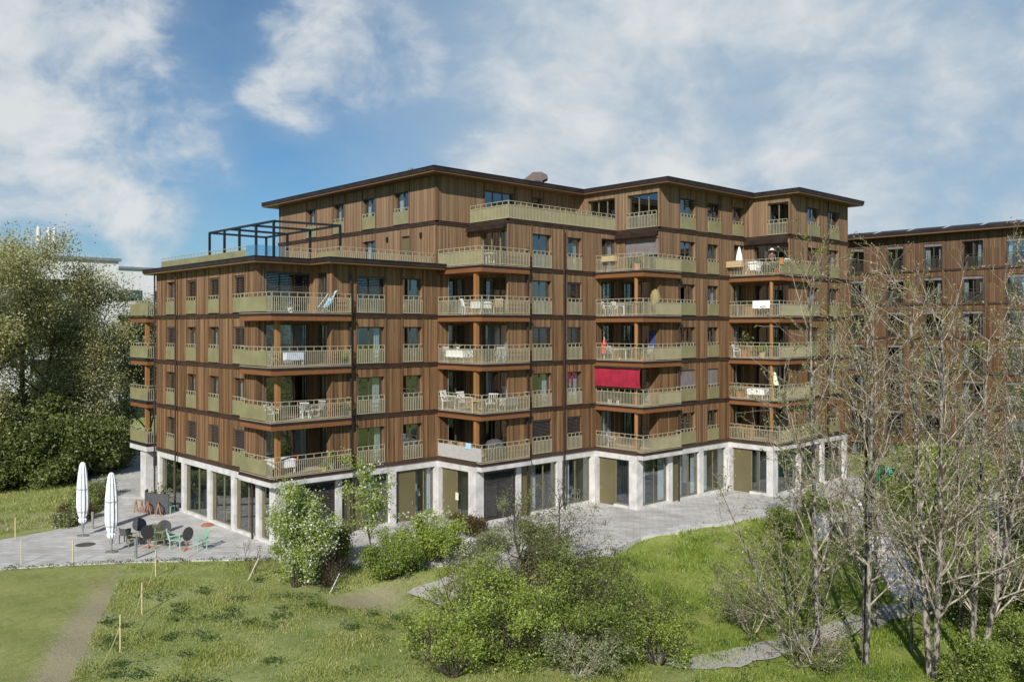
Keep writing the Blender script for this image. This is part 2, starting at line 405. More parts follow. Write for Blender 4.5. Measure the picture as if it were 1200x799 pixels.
# tooth 1 recess
wall(fB0, 0., 3.44, Z(1), LOWTOP, [(.56, 3.3, Z(k)+.02, Z(k)+2.3) for k in range(1, 5)])
wall(fI[0], 0., 2.04, Z(1), LOWTOP, [(.5, 1.78, Z(k)+.02, Z(k)+2.3) for k in range(1, 5)])
for k in range(1, 5):
    window(fB0, .56, 3.3, Z(k), 2.3, nd=3, name='balcony_door', blind=.72 if k == 4 else 0, curtain=(.7, .2, .95, 0)[k-1] if k < 4 else 0)
    window(fI[0], .5, 1.78, Z(k), 2.3, nd=2, name='balcony_door', curtain=.5)
# b1
b1w = [(5.09, 7.0), (8.3, 9.75)]
wall(f1, 3.44, 10.87, Z(1), LOWTOP, [(a, b, Z(k)+.02, Z(k)+H) for k in range(1, 5) for a, b in b1w])
for k in range(1, 5):
    window(f1, *b1w[0], Z(k), H, 'bars', blind=.86 if k == 4 else 0, curtain=.75)
    window(f1, *b1w[1], Z(k), H, 'bars', curtain=.5)
    batpair([5.04, 7.05, 8.25, 9.8, 3.5], f1, Z(k)+.004, Z(k+1)-.22 if k < 4 else LOWTOP)
# tooth 2 recess back wall (plane y=0) levels 1-4, level 5 blank
wall(f1, 10.87, 13.44, Z(1), Z(6), [(11.8, 13.35, Z(k)+.02, Z(k)+2.3) for k in range(1, 5)])
wall(fI[1], Y2, 0., Z(1), Z(6), [(-3.55, -1.1, Z(k)+.02, Z(k)+2.3) for k in range(1, 6)])
for k in range(1, 6):
    if k < 5: window(f1, 11.8, 13.35, Z(k), 2.3, nd=2, name='balcony_door', curtain=(.2, .1, .35, .8)[k-1])
    window(fI[1], -3.55, -1.1, Z(k), 2.3, nd=3, name='balcony_door', framem='framel' if k == 5 else 'frame', curtain=(0, .8, .95, .8, .1)[k-1])
# b2
b2w = [(15.48, 17.2), (18.63, 20.02)]
bl2 = {1: (.95, .95), 3: (.95, .95), 4: (0, .95)}
wall(f2, 13.44, 21.29, Z(1), Z(6), [(a, b, Z(k)+.02, Z(k)+H) for k in range(1, 6) for a, b in b2w])
for k in range(1, 6):
    for i in (0, 1): window(f2, *b2w[i], Z(k), H, 'bars', blind=bl2.get(k, (0, 0))[i])
    batpair([13.5, 15.43, 17.25, 18.58, 20.07], f2, Z(k)+.004, Z(k+1)-.22)
# tooth 3
wall(f2, 21.29, 23.59, Z(1), Z(6), [(22.0, 23.5, Z(k)+.02, Z(k)+2.3) for k in range(1, 6)])
wall(fI[2], Y3, Y2, Z(1), Z(6), [(-6.46, -3.9, Z(k)+.02, Z(k)+2.3) for k in range(1, 5)] + [(-7.2, -4.4, Z(5)+.02, Z(5)+2.2)])
for k in range(1, 6):
    window(f2, 22., 23.5, Z(k), 2.3, nd=2, name='balcony_door')
    if k < 5: window(fI[2], -6.46, -3.9, Z(k), 2.3, nd=3, name='balcony_door')
    else: window(fI[2], -7.2, -4.4, Z(k), 2.2, nd=3, name='balcony_door', screen=.5, curtain=0)
# b3
b3w = [(25.87, 27.63), (29.03, 30.4)]; b3t = [(25.87, 27.63), (29.03, 30.7), (32.14, 33.6)]
wall(f3, 23.59, 31.65, Z(1), Z(6), [(a, b, Z(k)+.02, Z(k)+H) for k in range(1, 6) for a, b in b3w])
wall(f3, 31.65, 33.83, Z(1), Z(6), [(32.4, 33.75, Z(k)+.02, Z(k)+2.3) for k in range(1, 6)])
wall(f3, 23.59, 33.83, Z(6), HITOP+.04, [(a, b, Z(6)+.02, Z(6)+H) for a, b in b3t])
for k in range(1, 7):
    for i, (a, b) in enumerate(b3w if k < 6 else b3t): window(f3, a, b, Z(k), H, 'panel', screen=.6 if k == 2 else None, curtain=0 if k == 2 else None)
    if k < 6: window(f3, 32.4, 33.75, Z(k), 2.3, nd=2, name='balcony_door')
    batpair([23.65, 25.82, 27.68, 28.98, 30.45] + ([30.75, 32.09] if k == 6 else []), f3, Z(k)+.004, Z(k+1)-.22 if k < 6 else HITOP)
# tooth 4
wall(fI[3], Y4, Y3, Z(1), HITOP+.04, [(-10.76, -7.97, Z(k)+.02, Z(k)+2.3) for k in range(1, 6)] + [(-10.76, -9.1, Z(6)+.02, Z(6)+2.3)])
for k in range(1, 7):
    if k < 6: window(fI[3], -10.76, -7.97, Z(k), 2.3, nd=3, name='balcony_door', curtain=.1)
    else: window(fI[3], -10.7, -9.1, Z(6), 2.3, 'bars', nd=2, curtain=.1, framem='framel')
# b4
b4w = [(36.36, 38.13), (39.52, 41.18)]
wall(f4, 33.83, XE, Z(1), HITOP+.04, [(a, b, Z(k)+.02, Z(k)+H) for k in range(1, 7) for a, b in b4w])
for k in range(1, 7):
    for a, b in b4w: window(f4, a, b, Z(k), H, 'panel')
    batpair([33.9, 36.31, 38.18, 39.47, 41.23, XE-.06], f4, Z(k)+.004, Z(k+1)-.22 if k < 6 else HITOP)
# top storey set back behind the roof terrace
wall(f1, 10.87, 23.59, Z(6), HITOP+.04, [(14.8, 17.45, Z(6)+.02, Z(6)+2.3), (19.1, 20.15, Z(6)+.02, Z(6)+2.3)])
window(f1, 14.8, 17.45, Z(6), 2.3, nd=3, curtain=.2); window(f1, 19.1, 20.15, Z(6), 2.3, nd=1, curtain=0)
batpair([10.93, 14.75, 17.5, 19.05, 20.2], f1, Z(6)+.004, HITOP)
wall(fI[2], Y3, 0., Z(6), HITOP+.04, [(-3.5, -1.0, Z(6)+.02, Z(6)+2.3), (-7.16, -4.58, Z(6)+.02, Z(6)+2.3)])
window(fI[2], -3.5, -1.0, Z(6), 2.3, nd=3, framem='framel', curtain=0)
window(fI[2], -7.1, -4.58, Z(6), 2.3, 'bars', nd=3, framem='framel', curtain=0)
# high block A side
hA6 = [(2.86, 4.5), (6.62, 8.15), (10.44, 11.85), (14.2, 15.6)]
wall(fHA, 0., YH, Z(5), HITOP+.04, [(a, b, Z(6)+.02, Z(6)+H) for a, b in hA6] + [(6.62, 8.15, Z(5)+.02, Z(5)+H), (2.74, 3.67, Z(5)+.02, Z(5)+H+.02)])
for a, b in hA6: window(fHA, a, b, Z(6), H, 'panel', curtain=.75)
window(fHA, 6.62, 8.15, Z(5), H, curtain=.75); 
dm = MB(); fHA.box(dm, 2.74, 3.67, -.2, -.14, Z(5)+.02, Z(5)+H+.02); dm.tube((X2+.1, 3.5, Z(5)+1.05), (X2+.1, 3.38, Z(5)+1.05), .02); dm.build('terrace_door', 'door', B)
batpair([.05, 2.81, 4.55, 6.57, 8.2, 10.39, 11.9, 14.15, 15.65, YH-.05], fHA, Z(6)+.004, HITOP)
batpair([.05, 2.7, 3.71, 6.57, 8.2, YH-.05], fHA, Z(5)+.004, Z(6)-.22)
for y in (5.19, 1.54):
    lm = MB(); fHA.box(lm, y-.07, y+.07, 0, .12, Z(5)+1.95, Z(5)+2.25); lm.build('wall_lamp', 'black', B)
# hidden sides
bw = MB(); bw.quad((X2, YL, 0), (0, YL, 0), (0, YL, LOWTOP), (X2, YL, LOWTOP)); bw.quad((XE, YH, 0), (X2, YH, 0), (X2, YH, HITOP), (XE, YH, HITOP))
bw.quad((XE, Y4, 0), (XE, YH, 0), (XE, YH, HITOP), (XE, Y4, HITOP)); bw.quad((X2, YH, 0), (X2, YL, 0), (X2, YL, Z(5)), (X2, YH, Z(5)))
bw.build('timber_wall', 'wall', B)
# --------------------------------------------------- floor bands
def band(segs, k, z):
    for face, a, b in segs:
        mb = MB()
        face.box(mb, a, b, -.02, .1, z-.13, z-.03); face.box(mb, a, b, -.02, .065, z-.24, z-.131); face.box(mb, a, b, -.02, .13, z-.03, z-.002, 1)
        mb.build('floor_band', ['band', 'dark'], B)
E1 = .1
for k in range(2, 7):
    segs = []
    if k <= 4: segs += [(fA, 2.04, YL+E1), (f1, 4.5, X2)]
    if k == 5: pass
    if k <= 5: segs += [(f2, 14.89, X3), (f3, 25.45, X4), (f4, 36.24, XE+E1)]
    if k == 6: segs += [(fHA, -.1, YH+E1), (f1, X2-.1, XW[1]-.1), (fI[1], Y2-.1, -.1), (f2, XW[1]-.1, XW[2]-.1), (fI[2], Y3-.1, Y2-.1), (f3, XW[2]-.1, XW[3]-.1), (fI[3], Y4-.1, Y3-.1), (f4, XW[3]-.1, XE+E1)]
    band(segs, k, Z(k))
# awning boxes under the level-6 cornice in the open recesses
for i, (ya, yb) in ((1, (-3.6, -.15)), (2, (-7.2, -3.8)), (3, (-10.7, -7.4))):
    mb = MB(); fI[i].box(mb, ya, yb, .002, .34, Z(6)-.52, Z(6)-.26); fI[i].box(mb, ya, yb, .3, .4, Z(6)-.6, Z(6)-.53); mb.build('awning_box', 'dark', B)
# --------------------------------------------------- roofs
def roof(poly, z0, z1):
    mb = MB(); mb.prism(poly, z0, z1)
    o = mb.build('roof', 'dark', B)
    cx = sum(p[0] for p in poly)/len(poly)
    def inset(d):
        out = []; n = len(poly)
        for i in range(n):
            p0, p1, p2 = poly[i-1], poly[i], poly[(i+1) % n]
            def nrm(a, b):
                dx, dy = b[0]-a[0], b[1]-a[1]; l = math.hypot(dx, dy); return (-dy/l, dx/l)
            n1, n2 = nrm(p0, p1), nrm(p1, p2); out.append((p1[0]+d*(n1[0]+n2[0]), p1[1]+d*(n1[1]+n2[1])))
        return out
    sf = MB(); sf.prism(inset(.05), z0-.1, z0-.004); sf.build('soffit', 'soffit', o)
    cp = MB(); cp.prism(inset(-.03), z1+.002, z1+.045); cp.build('roof_edge_cap', 'black', o)
    return o
roof([(-.6, 17.1), (-.6, 1.1), (2.75, 1.1), (2.75, -.95), (X2-.002, -.95), (X2-.002, 17.1)], 15.2, 15.4)
roof([(9.87, 20.75), (9.87, -1), (23.2, -1), (23.2, -8.27), (33.45, -8.27), (33.45, -11.82), (43.3, -11.82), (43.3, 20.75)], 21.06, 21.28)
rf = MB(); rf.box(XW[1], XW[2], Y2, 0, Z(6)-.24, Z(6)-.01); rf.build('terrace_floor', 'deck', B)
# roof vent cowl: hooded sheet-metal duct
rv = MB()
pr = [(0, 0), (1.95, 0), (1.95, .55), (2.35, .72), (2.3, .95), (1.9, 1.16), (1.3, 1.14), (.95, .85), (.45, .5)]
q0, qd, qn = Vector((19.3, 2.0, 21.3)), Vector((.73, -.684, 0)), Vector((.684, .73, 0))
for dy in (0, 1.2):
    for p, z in pr:
        q = q0+qd*p+qn*dy+Vector((0, 0, z)); rv.v.append((q.x, q.y, q.z))
n = len(pr); rv.f += [tuple(range(n)), tuple(range(2*n-1, n-1, -1))] + [(k, k+n, (k+1) % n+n, (k+1) % n) for k in range(n)]; rv.m = [0]*len(rv.f)
o = rv.build('roof_vent', 'ventm', B)
lv = MB(); q = q0+qd*1.45-qn*.02; q2 = q+qd*.42
lv.quad((q.x, q.y, 21.5), (q2.x, q2.y, 21.5), (q2.x, q2.y, 21.85), (q.x, q.y, 21.85)); lv.build('louvre', 'black', o)
for (x, y) in ((12.2, 4.5), (12.5, 4.9)):
    mb = MB(); mb.tube((x, y, 21.3), (x, y, 22.0), .1, .1, 8); mb.tube((x, y, 22.0), (x, y, 22.15), .16, .16, 8); mb.build('roof_pipe', 'galv', B)
# --------------------------------------------------- balconies
def rail_run(mb, p0, p1, z, panels=(), h=1.08):
    (xa, ya), (xb, yb) = p0, p1; Ls = math.hypot(xb-xa, yb-ya); dx, dy = (xb-xa)/Ls, (yb-ya)/Ls
    def bx(s0, s1, o0, o1, z0, z1, m=0):
        xs = [xa+dx*s0-dy*o0*0, xa+dx*s1]; ys = [ya+dy*s0, ya+dy*s1]
        if abs(dx) > .5: mb.box(xs[0], xs[1], ya+o0, ya+o1, z0, z1, m)
        else: mb.box(xa+o0, xa+o1, ys[0], ys[1], z0, z1, m)
    bx(0, Ls, -.025, .025, z+h-.03, z+h); bx(0, Ls, -.015, .015, z+h-.27, z+h-.235); bx(0, Ls, -.015, .015, z+.04, z+.075)
    n = max(2, round(Ls/.125)); st = (Ls-.035)/n
    for i in range(n+1):
        s = i*st; bx(s, s+.024, -.014, .014, z+.06, z+(h-.01 if i % 4 == 0 else h-.24))
    for s0, s1, mt in panels:
        if mt >= 10: bx(s0, s1, .03, .04, z+.05, z+h-.26, mt-10)
        else: bx(s0, s1, -.031, -.021, z+.05, z+h-.22, mt)
def balcony(t, k, sideA=None, sideB=None):
    """t tooth 0..3, k level; slab with soffit beam, railing, panels, post"""
    z = Z(k); xa = XX[t]-(.5 if t == 0 else 0); xb = (4.5, 14.89, 25.45, 36.24)[t]; ya = YY[t]-.5; yb = 3.2 if t == 0 else YY[t-1]
    xw = XW[t]; yw = YY[t]
    def Lpoly(d):                                     # outline of slab inset by d on its free edges
        a0, a1, b0, b1 = xa+d, xb-d, ya+d, yb-d*.2
        if t == 0: return [(a0, b0), (a1, b0), (a1, yw-.001), (xw, yw-.001), (xw, 2.04), (-.002, 2.04), (-.002, b1), (a0, b1)]
        return [(a0, b0), (a1, b0), (a1, yw-.001), (xw, yw-.001), (xw, yb-.001), (a0, yb-.001)]
    mb = MB(); mb.prism(Lpoly(0), z-.16, z-.045); mb.prism(Lpoly(.04), z-.044, z-.012, 1)
    o = mb.build('balcony', ['dark', 'deck'], B)
    if k > 1:
        so = MB(); so.prism(Lpoly(.05), z-.44, z-.161); so.build('soffit_beam', 'orange', o)
    # fasica brown strip just below edge
    r = MB(); e = .06
    sA = (yb-.1)-(ya+e); sB = (xb-e)-(xa+e)
    rail_run(r, (xa+e, ya+e), (xa+e, yb-.08), z, sideA or [])
    rail_run(r, (xa+e+.04, ya+e), (xb-e, ya+e), z, sideB or [])
    r2 = rail_run(r, (xb-e, ya+e+.04), (xb-e, yw-.02), z, [])
    if t == 0: rail_run(r, (xa+e+.04, yb-.08), (-.02, yb-.08), z, [])
    r.build('railing', ['rail', 'panel', 'greyfab'], o)
    top = Z(k+1)-.44
    if (t == 0 and k < 4) or (t > 0 and k < 5):
        p = MB(); px, py = XX[t]+.3, YY[t]+.3
        if t < 2: p.box(px-.12, px+.12, py-.12, py+.12, z-.01, top)
        else: p.tube((px, py, z-.01), (px, py, top), .13, .13, 14)
        p.build('post', 'post', o)
    return o
for k in range(1, 5): balcony(0, k, [(.45, 3.55, 1)])
for k in range(1, 6):
    balcony(1, k, [(.02, 4.05, 2)] if k == 1 else ([(.02, 4.0, 11)] if k == 5 else None))
for k in range(1, 6): balcony(2, k, None, [(1.3 if k > 1 else .8, 4.0, 11)] if k != 2 else [(1.6, 4.0, 11)])
for k in range(1, 6): balcony(3, k, None, [(.3, 4.45, 1 if k == 5 else 11)])
# far balconies behind the left corner
for k in range(1, 5):
    z = Z(k); mb = MB(); poly = [(-.1, 17.7), (3.5, 17.7), (3.5, 20.9), (-.1, 20.9)]
    mb.prism(poly, z-.16, z-.04); mb.box(1.2, 3.4, YL+.002, 17.69, z-.15, z-.045); o = mb.build('balcony', 'dark', B)
    so = MB()
    if k > 1: so.prism([(-.05, 17.75), (3.4, 17.75), (3.4, 20.8), (-.05, 20.8)], z-.44, z-.161); so.build('soffit_beam', 'orange', o)
    else: so.prism([(-.08, 17.72), (3.4, 17.72), (3.4, 20.85), (-.08, 20.85)], z-.5, z-.161); so.build('soffit_beam', 'conc', o)
    r = MB(); rail_run(r, (-.04, 17.76), (-.04, 20.85), z, [(.02, 3.05, 1)]); rail_run(r, (0, 17.76), (3.4, 17.76), z); r.build('railing', ['rail', 'panel'], o)
    if k < 4:
        p = MB(); p.box(.1, .34, 18.3, 18.54, z-.03, Z(k+1)-.44); p.build('post', 'post', o)
# --------------------------------------------------- roof terrace railings (low block)
tz = 15.42
r = MB()
rail_run(r, (.2, 3.7), (.2, 15.9), tz-.1, [(0.02, 12.1, 1)], .85)
rail_run(r, (2.0, 2.6), (4.1, 2.6), tz-.25, [], 1.0); rail_run(r, (4.15, .2), (4.15, 2.6), tz-.25, [(.0, 2.35, 1)], 1.0); rail_run(r, (4.2, .2), (X2-.05, .2), tz-.25, [], 1.0)
r.build('terrace_railing', ['rail', 'panel'], B)
g = MB(); g.box(.19, .21, 2.6, 3.68, tz, tz+.75); g.box(.21, 2.0, 2.59, 2.61, tz, tz+.75); g.build('glass_balustrade', 'glassb', B)
r = MB(); rail_run(r, (XW[1]+.05, -.1), (XW[1]+.05, Y2+.02), Z(6), [(0, 3.5, 11)], 1.1); rail_run(r, (XW[1]+.08, Y2+.02), (XW[2]-.05, Y2+.02), Z(6), [(0, 9.9, 11)], 1.1)
r.build('terrace_railing', ['rail', 'panel', 'greyfab'], B)
# --------------------------------------------------- ground floor
def pillar(x0, x1, y0, y1): 
    mb = MB(); mb.box(x0, x1, y0, y1, -.3, 3.085); mb.build('pillar', 'conc', B)
for b in (16.06, 12.17, 8.4, 5.2, 2.2): pillar(.0, .5, b-.42, b)
pillar(0, .62, 0, .62)
for a, b in ((3.72, 4.12), (7.38, 7.84)): pillar(a, b, 0, .5)
pillar(10.72, 11.3, -.36, .5)
pillar(X2, X2+.62, Y2, Y2+.68)
for a, b in ((14.15, 14.55), (17.75, 18.2)): pillar(a, b, Y2, Y2+.5)
pillar(X3-.32, X3+.5, Y2-.3, Y2+.5); pillar(X3, X3+.62, Y3, Y3+.66)
for a, b in ((24.6, 25.05), (28.1, 28.6)): pillar(a, b, Y3, Y3+.5)
pillar(X4-.3, X4+.5, Y3-.3, Y3+.5); pillar(X4, X4+.66, Y4, Y4+.5)
for a, b in ((35.05, 35.5), (38.5, 38.95), (42.0, XE)): pillar(a, b, Y4, Y4+.5)
pillar(0., .5, 18.1, 19.07)
def beam(face, a, b, o=.002):
    mb = MB(); face.box(mb, a, b, -.5, o, 3.08, 3.47); mb.build('concrete_beam', 'conc', B)
    fm = MB(); face.box(fm, a, b, -.1, o+.07, 3.471, 3.69); fm.build('fascia', 'band', B)
beam(fA, 0, YL); beam(f1, .5, X2); beam(Face('x', X2), Y2, -.002); beam(f2, X2+.5, X3); beam(Face('x', X3), Y3, Y2-.002)
beam(f3, X3+.5, X4); beam(Face('x', X4), Y4, Y3-.002); beam(f4, X4+.5, XE)
# projecting concrete slab edges under the first balconies
for t, (xa, xb, ya, yb) in enumerate(((-.5, 4.5, -.5, 3.2), (X2, 14.89, Y2-.5, Y2), (X3, 25.45, Y3-.5, Y3), (X4, 36.24, Y4-.5, Y4))):
    mb = MB()
    if t == 0: mb.prism([(xa, ya), (xb, ya), (xb, -.075), (-.075, -.075), (-.075, yb), (xa, yb)], 3.2, 3.47); 
    else: mb.box(xa-.004, xb, ya, yb-.075, 3.2, 3.47)
    mb.build('slab_edge', 'conc', B)
    fm = MB()
    if t == 0: fm.prism([(xa-.02, ya-.02), (xb+.02, ya-.02), (xb+.02, -.076), (-.076, -.076), (-.076, yb+.02), (xa-.02, yb+.02)], 3.472, 3.53)
    else: fm.box(xa-.02, xb+.02, ya-.02, yb-.076, 3.472, 3.53)
    fm.build('fascia', 'band', B)
def bay(face, spans, off=-.2):
    """spans: (kind, u0, u1)"""
    for kind, a, b in spans:
        if kind == 'glass':
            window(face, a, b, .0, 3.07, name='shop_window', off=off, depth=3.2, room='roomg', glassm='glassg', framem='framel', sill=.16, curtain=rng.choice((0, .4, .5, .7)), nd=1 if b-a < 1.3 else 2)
        elif kind == 'dark':
            mb = MB(); face.box(mb, a, b, off-.05, off+.02, .1, 3.07); mb.build('wall_panel', 'frame', B)
        elif kind == 'door':
            mb = MB(); face.box(mb, a, b, off-.05, off+.04, .02, 3.07)
            mb2 = MB(); face.box(mb, a+.08, b-.08, off+.042, off+.05, .1, 2.35)
            o = mb.build('entrance_door', 'door', B); d = .1 if a < b else -.1
            face.box(mb2, b-.2, b-.16, off+.05, off+.11, .95, 1.15); mb2.build('door_handle', 'galv', o)
        elif kind == 'panel':
            mb = MB(); face.box(mb, a, b, off-.05, off+.03, .1, 3.07); mb.build('wall_panel', 'door', B)
        elif kind == 'blind':
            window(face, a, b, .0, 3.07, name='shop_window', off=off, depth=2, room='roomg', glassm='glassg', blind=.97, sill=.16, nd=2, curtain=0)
def sillrow(face, a, b):
    mb = MB(); face.box(mb, a, b, -.3, .03, -.2, .14); mb.build('plinth', 'conc', B)
gA = Face('x', 0.)
for a, b in ((12.19, 15.62), (8.42, 11.73), (5.22, 7.96), (2.22, 4.76), (.64, 1.76)):
    w = b-a; bay(gA, [('panel', b-.28*min(1, w/2), b), ('glass', a, b-.28*min(1, w/2))]); sillrow(gA, a, b)
bay(f1, [('blind', .64, 3.7)]); sillrow(f1, .64, 3.7)
bay(f1, [('dark', 4.13, 4.6), ('door', 4.6, 5.7), ('glass', 5.7, 7.36)]); sillrow(f1, 5.7, 7.36)
bay(f1, [('dark', 7.86, 8.2), ('door', 8.2, 9.3), ('glass', 9.3, 10.7)]); sillrow(f1, 9.3, 10.7)
g2 = Face('x', X2); bay(g2, [('door', -1.7, -.38), ('glass', -2.98, -1.7)]); sillrow(g2, -2.98, -1.7)
bay(f2, [('blind', 11.51, 14.13)]); sillrow(f2, 11.51, 14.13)
bay(f2, [('door', 14.57, 15.5), ('glass', 15.5, 17.73)]); sillrow(f2, 15.5, 17.73)
bay(f2, [('glass', 18.22, 20.95)]); sillrow(f2, 18.22, 20.95)
g3 = Face('x', X3); bay(g3, [('door', -5.35, -4.0), ('glass', -6.58, -5.35)]); sillrow(g3, -6.58, -5.35)
bay(f3, [('glass', 21.93, 24.58)]); sillrow(f3, 21.93, 24.58)
bay(f3, [('door', 25.07, 26.0), ('glass', 26.0, 28.08)]); sillrow(f3, 26, 28.08)
bay(f3, [('glass', 28.62, 31.3)]); sillrow(f3, 28.62, 31.3)
g4 = Face('x', X4); bay(g4, [('door', -9.0, -7.6), ('glass', -10.3, -9.0)]); sillrow(g4, -10.3, -9.0)
bay(f4, [('glass', 32.33, 35.03)]); bay(f4, [('door', 35.52, 36.5), ('glass', 36.5, 38.48)]); bay(f4, [('glass', 38.97, 41.98)])
for a, b in ((32.33, 35.03), (36.5, 38.48), (38.97, 41.98)): sillrow(f4, a, b)
# drainpipes
def pipe(x, y, z0, z1):
    mb = MB(); mb.tube((x, y, z0), (x, y, z1), .055, .055, 8)
    for k in range(1, 7):
        if z0 < Z(k)-1 < z1: mb.tube((x, y, Z(k)-1.03), (x, y, Z(k)-.97), .075, .075, 8)
    mb.build('drainpipe', 'pipe', B)
pipe(-.2, 12.63, 0, 14.9); pipe(-.12, YL+.1, 0, 15.1); pipe(18.15, Y2-.2, 0, Z(6)-.25); pipe(39.2, Y4-.2, 0, 21.0)
pipe(-.12, 2.35, 0, 3.2); pipe(4.62, -.12, 0, 14.6); pipe(14.98, Y2-.12, 0, Z(5)+1.2); pipe(25.6, Y3-.12, 0, Z(5)+1.2)
# thin guide wires at balcony ends are bars for screens
for t in (0, 1, 2, 3):
    for k in range(1, 5):
        mb = MB(); x, y = XX[t]+.12 if t else -.36, YB[t]-.06 if t else 2.9
        if t: mb.tube((XX[t]+.1+.75, YY[t-1]-.08, Z(k)+.2), (XX[t]+.1+.75, YY[t-1]-.08, Z(k+1)-.5), .018, .018, 6)
        else: mb.tube((.35, 2.0, Z(k)+.2), (.35, 2.0, Z(k+1)-.5), .018, .018, 6)
        mb.build('blind_guide', 'galv', B)
# red awning on tooth 3 level 2
mb = MB(); xo = X3-.03; nseg = 10
for i in range(nseg):
    z0 = 7.84+(9.0-7.84)*i/nseg; z1 = 7.84+(9.0-7.84)*(i+1)/nseg; o0 = .1+.05*math.sin(i/nseg*3.1); o1 = .1+.05*math.sin((i+1)/nseg*3.1)
    ny = 36
    for j in range(ny):
        ya, yb = -3.85-3.77*j/ny, -3.85-3.77*(j+1)/ny; wa_, wb_ = .003*math.sin(j*1.9)+.012*math.sin(j*.33), .003*math.sin((j+1)*1.9)+.012*math.sin((j+1)*.33)
        mb.quad((xo-o0-wa_, ya, z0), (xo-o0-wb_, yb, z0), (xo-o1-wb_, yb, z1), (xo-o1-wa_, ya, z1))
mb.box(xo-.14, xo-.06, -7.63, -3.84, 7.76, 7.838); mb.box(xo-.2, xo-.02, -7.6, -3.85, 8.96, 9.08, 1)
o = mb.build('awning', ['red', 'dark'], B); o['label'] = 'red fabric awning lowered over balcony'
#@@PART2
# ------------------------------------------------------------------ second building (right) and white buildings (far left)
B2 = thing('apartment_building', 'flat-fronted brown timber block at the right edge behind the bare trees', 'building', (55.2, -18, -2.5))
def part_world(mb, name, mats, root):
    mb.v = [(x-root.location[0], y-root.location[1], z-root.location[2]) for x, y, z in mb.v]
    return mb.build(name, mats, root)
fR = Face('x', 55.2); ylev = [16.65-2.9*i for i in range(7)]
cols = [(-5.6, 1.3), (-9.05, 1.5), (-12.3, 1.55), (-15.5, 1.65), (-18.9, 1.75), (-22.2, 1.7), (-25.5, 1.7), (-28.8, 1.7)]
_B = B
holes = [(c-w/2, c+w/2, z+.02, z+2.2) for z in ylev for c, w in cols]
B = B2
B2.location = (0, 0, 0)
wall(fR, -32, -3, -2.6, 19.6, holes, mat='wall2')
for z in ylev:
    for c, w in cols:
        if c < -21 : continue
        window(fR, c-w/2, c+w/2, z, 2.2, 'dark', nd=2, framem='frame', depth=1.2, screen=.12 if rng.random() < .8 else None)
for z in ylev:
    mb = MB(); fR.box(mb, -32, -3, -.02, .09, z-.2, z-.03); mb.build('floor_band', 'band', B)
mb = MB(); mb.box(54.3, 70, -33, -2.2, 19.75, 20.0); o = mb.build('roof', 'dark', B)
sf = MB(); sf.box(54.35, 69.9, -32.9, -2.3, 19.62, 19.746); sf.build('soffit', 'soffit', o)
for y in range(-31, -3, 3):
    sp = MB(); sp.v = [(55.0, y, 20.05), (55.0, y+2.7, 20.05), (56.6, y+2.7, 20.4), (56.6, y, 20.4)]; sp.f = [(0, 3, 2, 1)]; sp.m = [0]; sp.build('solar_panel', 'black', o)
mb = MB(); mb.quad((55.2, -3, -2.6), (69, -3, -2.6), (69, -3, 19.6), (55.2, -3, 19.6)); mb.quad((69, -32, -2.6), (55.2, -32, -2.6), (55.2, -32, 19.6), (69, -32, 19.6)); mb.quad((69, -3, -2.6), (69, -32, -2.6), (69, -32, 19.6), (69, -3, 19.6))
mb.build('timber_wall', 'wall2', B)
for y in (-7.3, -10.7, -13.9, -17.2):
    batpair([y-.7, y+.7], fR, -2.6, 19.6)
B = _B
def white_block(label, x0, x1, y0, y1, top, wins):
    r = thing('office_building', label, 'building', (x0, y0, 0))
    mb = MB(); mb.box(0, x1-x0, 0, y1-y0, 0, top); mb.build('wall', 'render', r)
    mb = MB(); mb.box(-.3, x1-x0+.3, -.3, y1-y0+.3, top+.004, top+.35); mb.build('roof', 'galv', r)
    for (a, z, w, h) in wins:
        mb = MB(); mb.box(a, a+w, -.06, -.01, z, z+h); o = mb.build('window', 'frame', r)
        g = MB(); g.box(a+.1, a+w-.1, -.075, -.065, z+.1, z+h-.1); g.build('pane', 'glassg', o)
    return r
white_block('white rendered block glimpsed behind the big leafy tree, nearer of the two', -14, 16.6, 71.8, 90, 20.0, [(20.5, z, 6.5, 1.7) for z in (3, 6.2, 9.4, 12.6, 15.8)]+[(10, z, 7, 1.7) for z in (3, 6.2, 9.4, 12.6, 15.8)])
white_block('white rendered block farther back, just left of the low timber roof', 20, 52, 103, 115, 21.2, [(7+6*i, z, 4, 1.8) for i in range(4) for z in (4, 8, 12, 16)])
an = thing('phone_mast', 'white panel phone antennas on a mast rising above the leafy tree', 'antenna', (8.7, 73.2, 20.35)); an.scale = (.8, .8, .78)
for i, (dx, dy) in enumerate(((-1.1, 0), (.35, .2), (1.0, -.3))):
    mb = MB(); mb.lathe([(.02, 1.6), (.26, 1.7), (.28, 2.8), (.28, 4.2), (.2, 4.4), (.02, 4.45)], (dx, dy, 0), 10); mb.build('antenna_panel', 'white', an)
mb = MB(); mb.tube((0, 0, .2), (0, 0, 3.6), .12, .1, 8); mb.bar((-1.1, 0, 2.2), (1.0, -.1, 2.2), .12); mb.bar((-1.1, 0, .2), (-1.1, 0, 2.4), .08); mb.bar((1., -.3, .2), (1., -.3, 2.4), .08); mb.build('mast', 'galv', an)
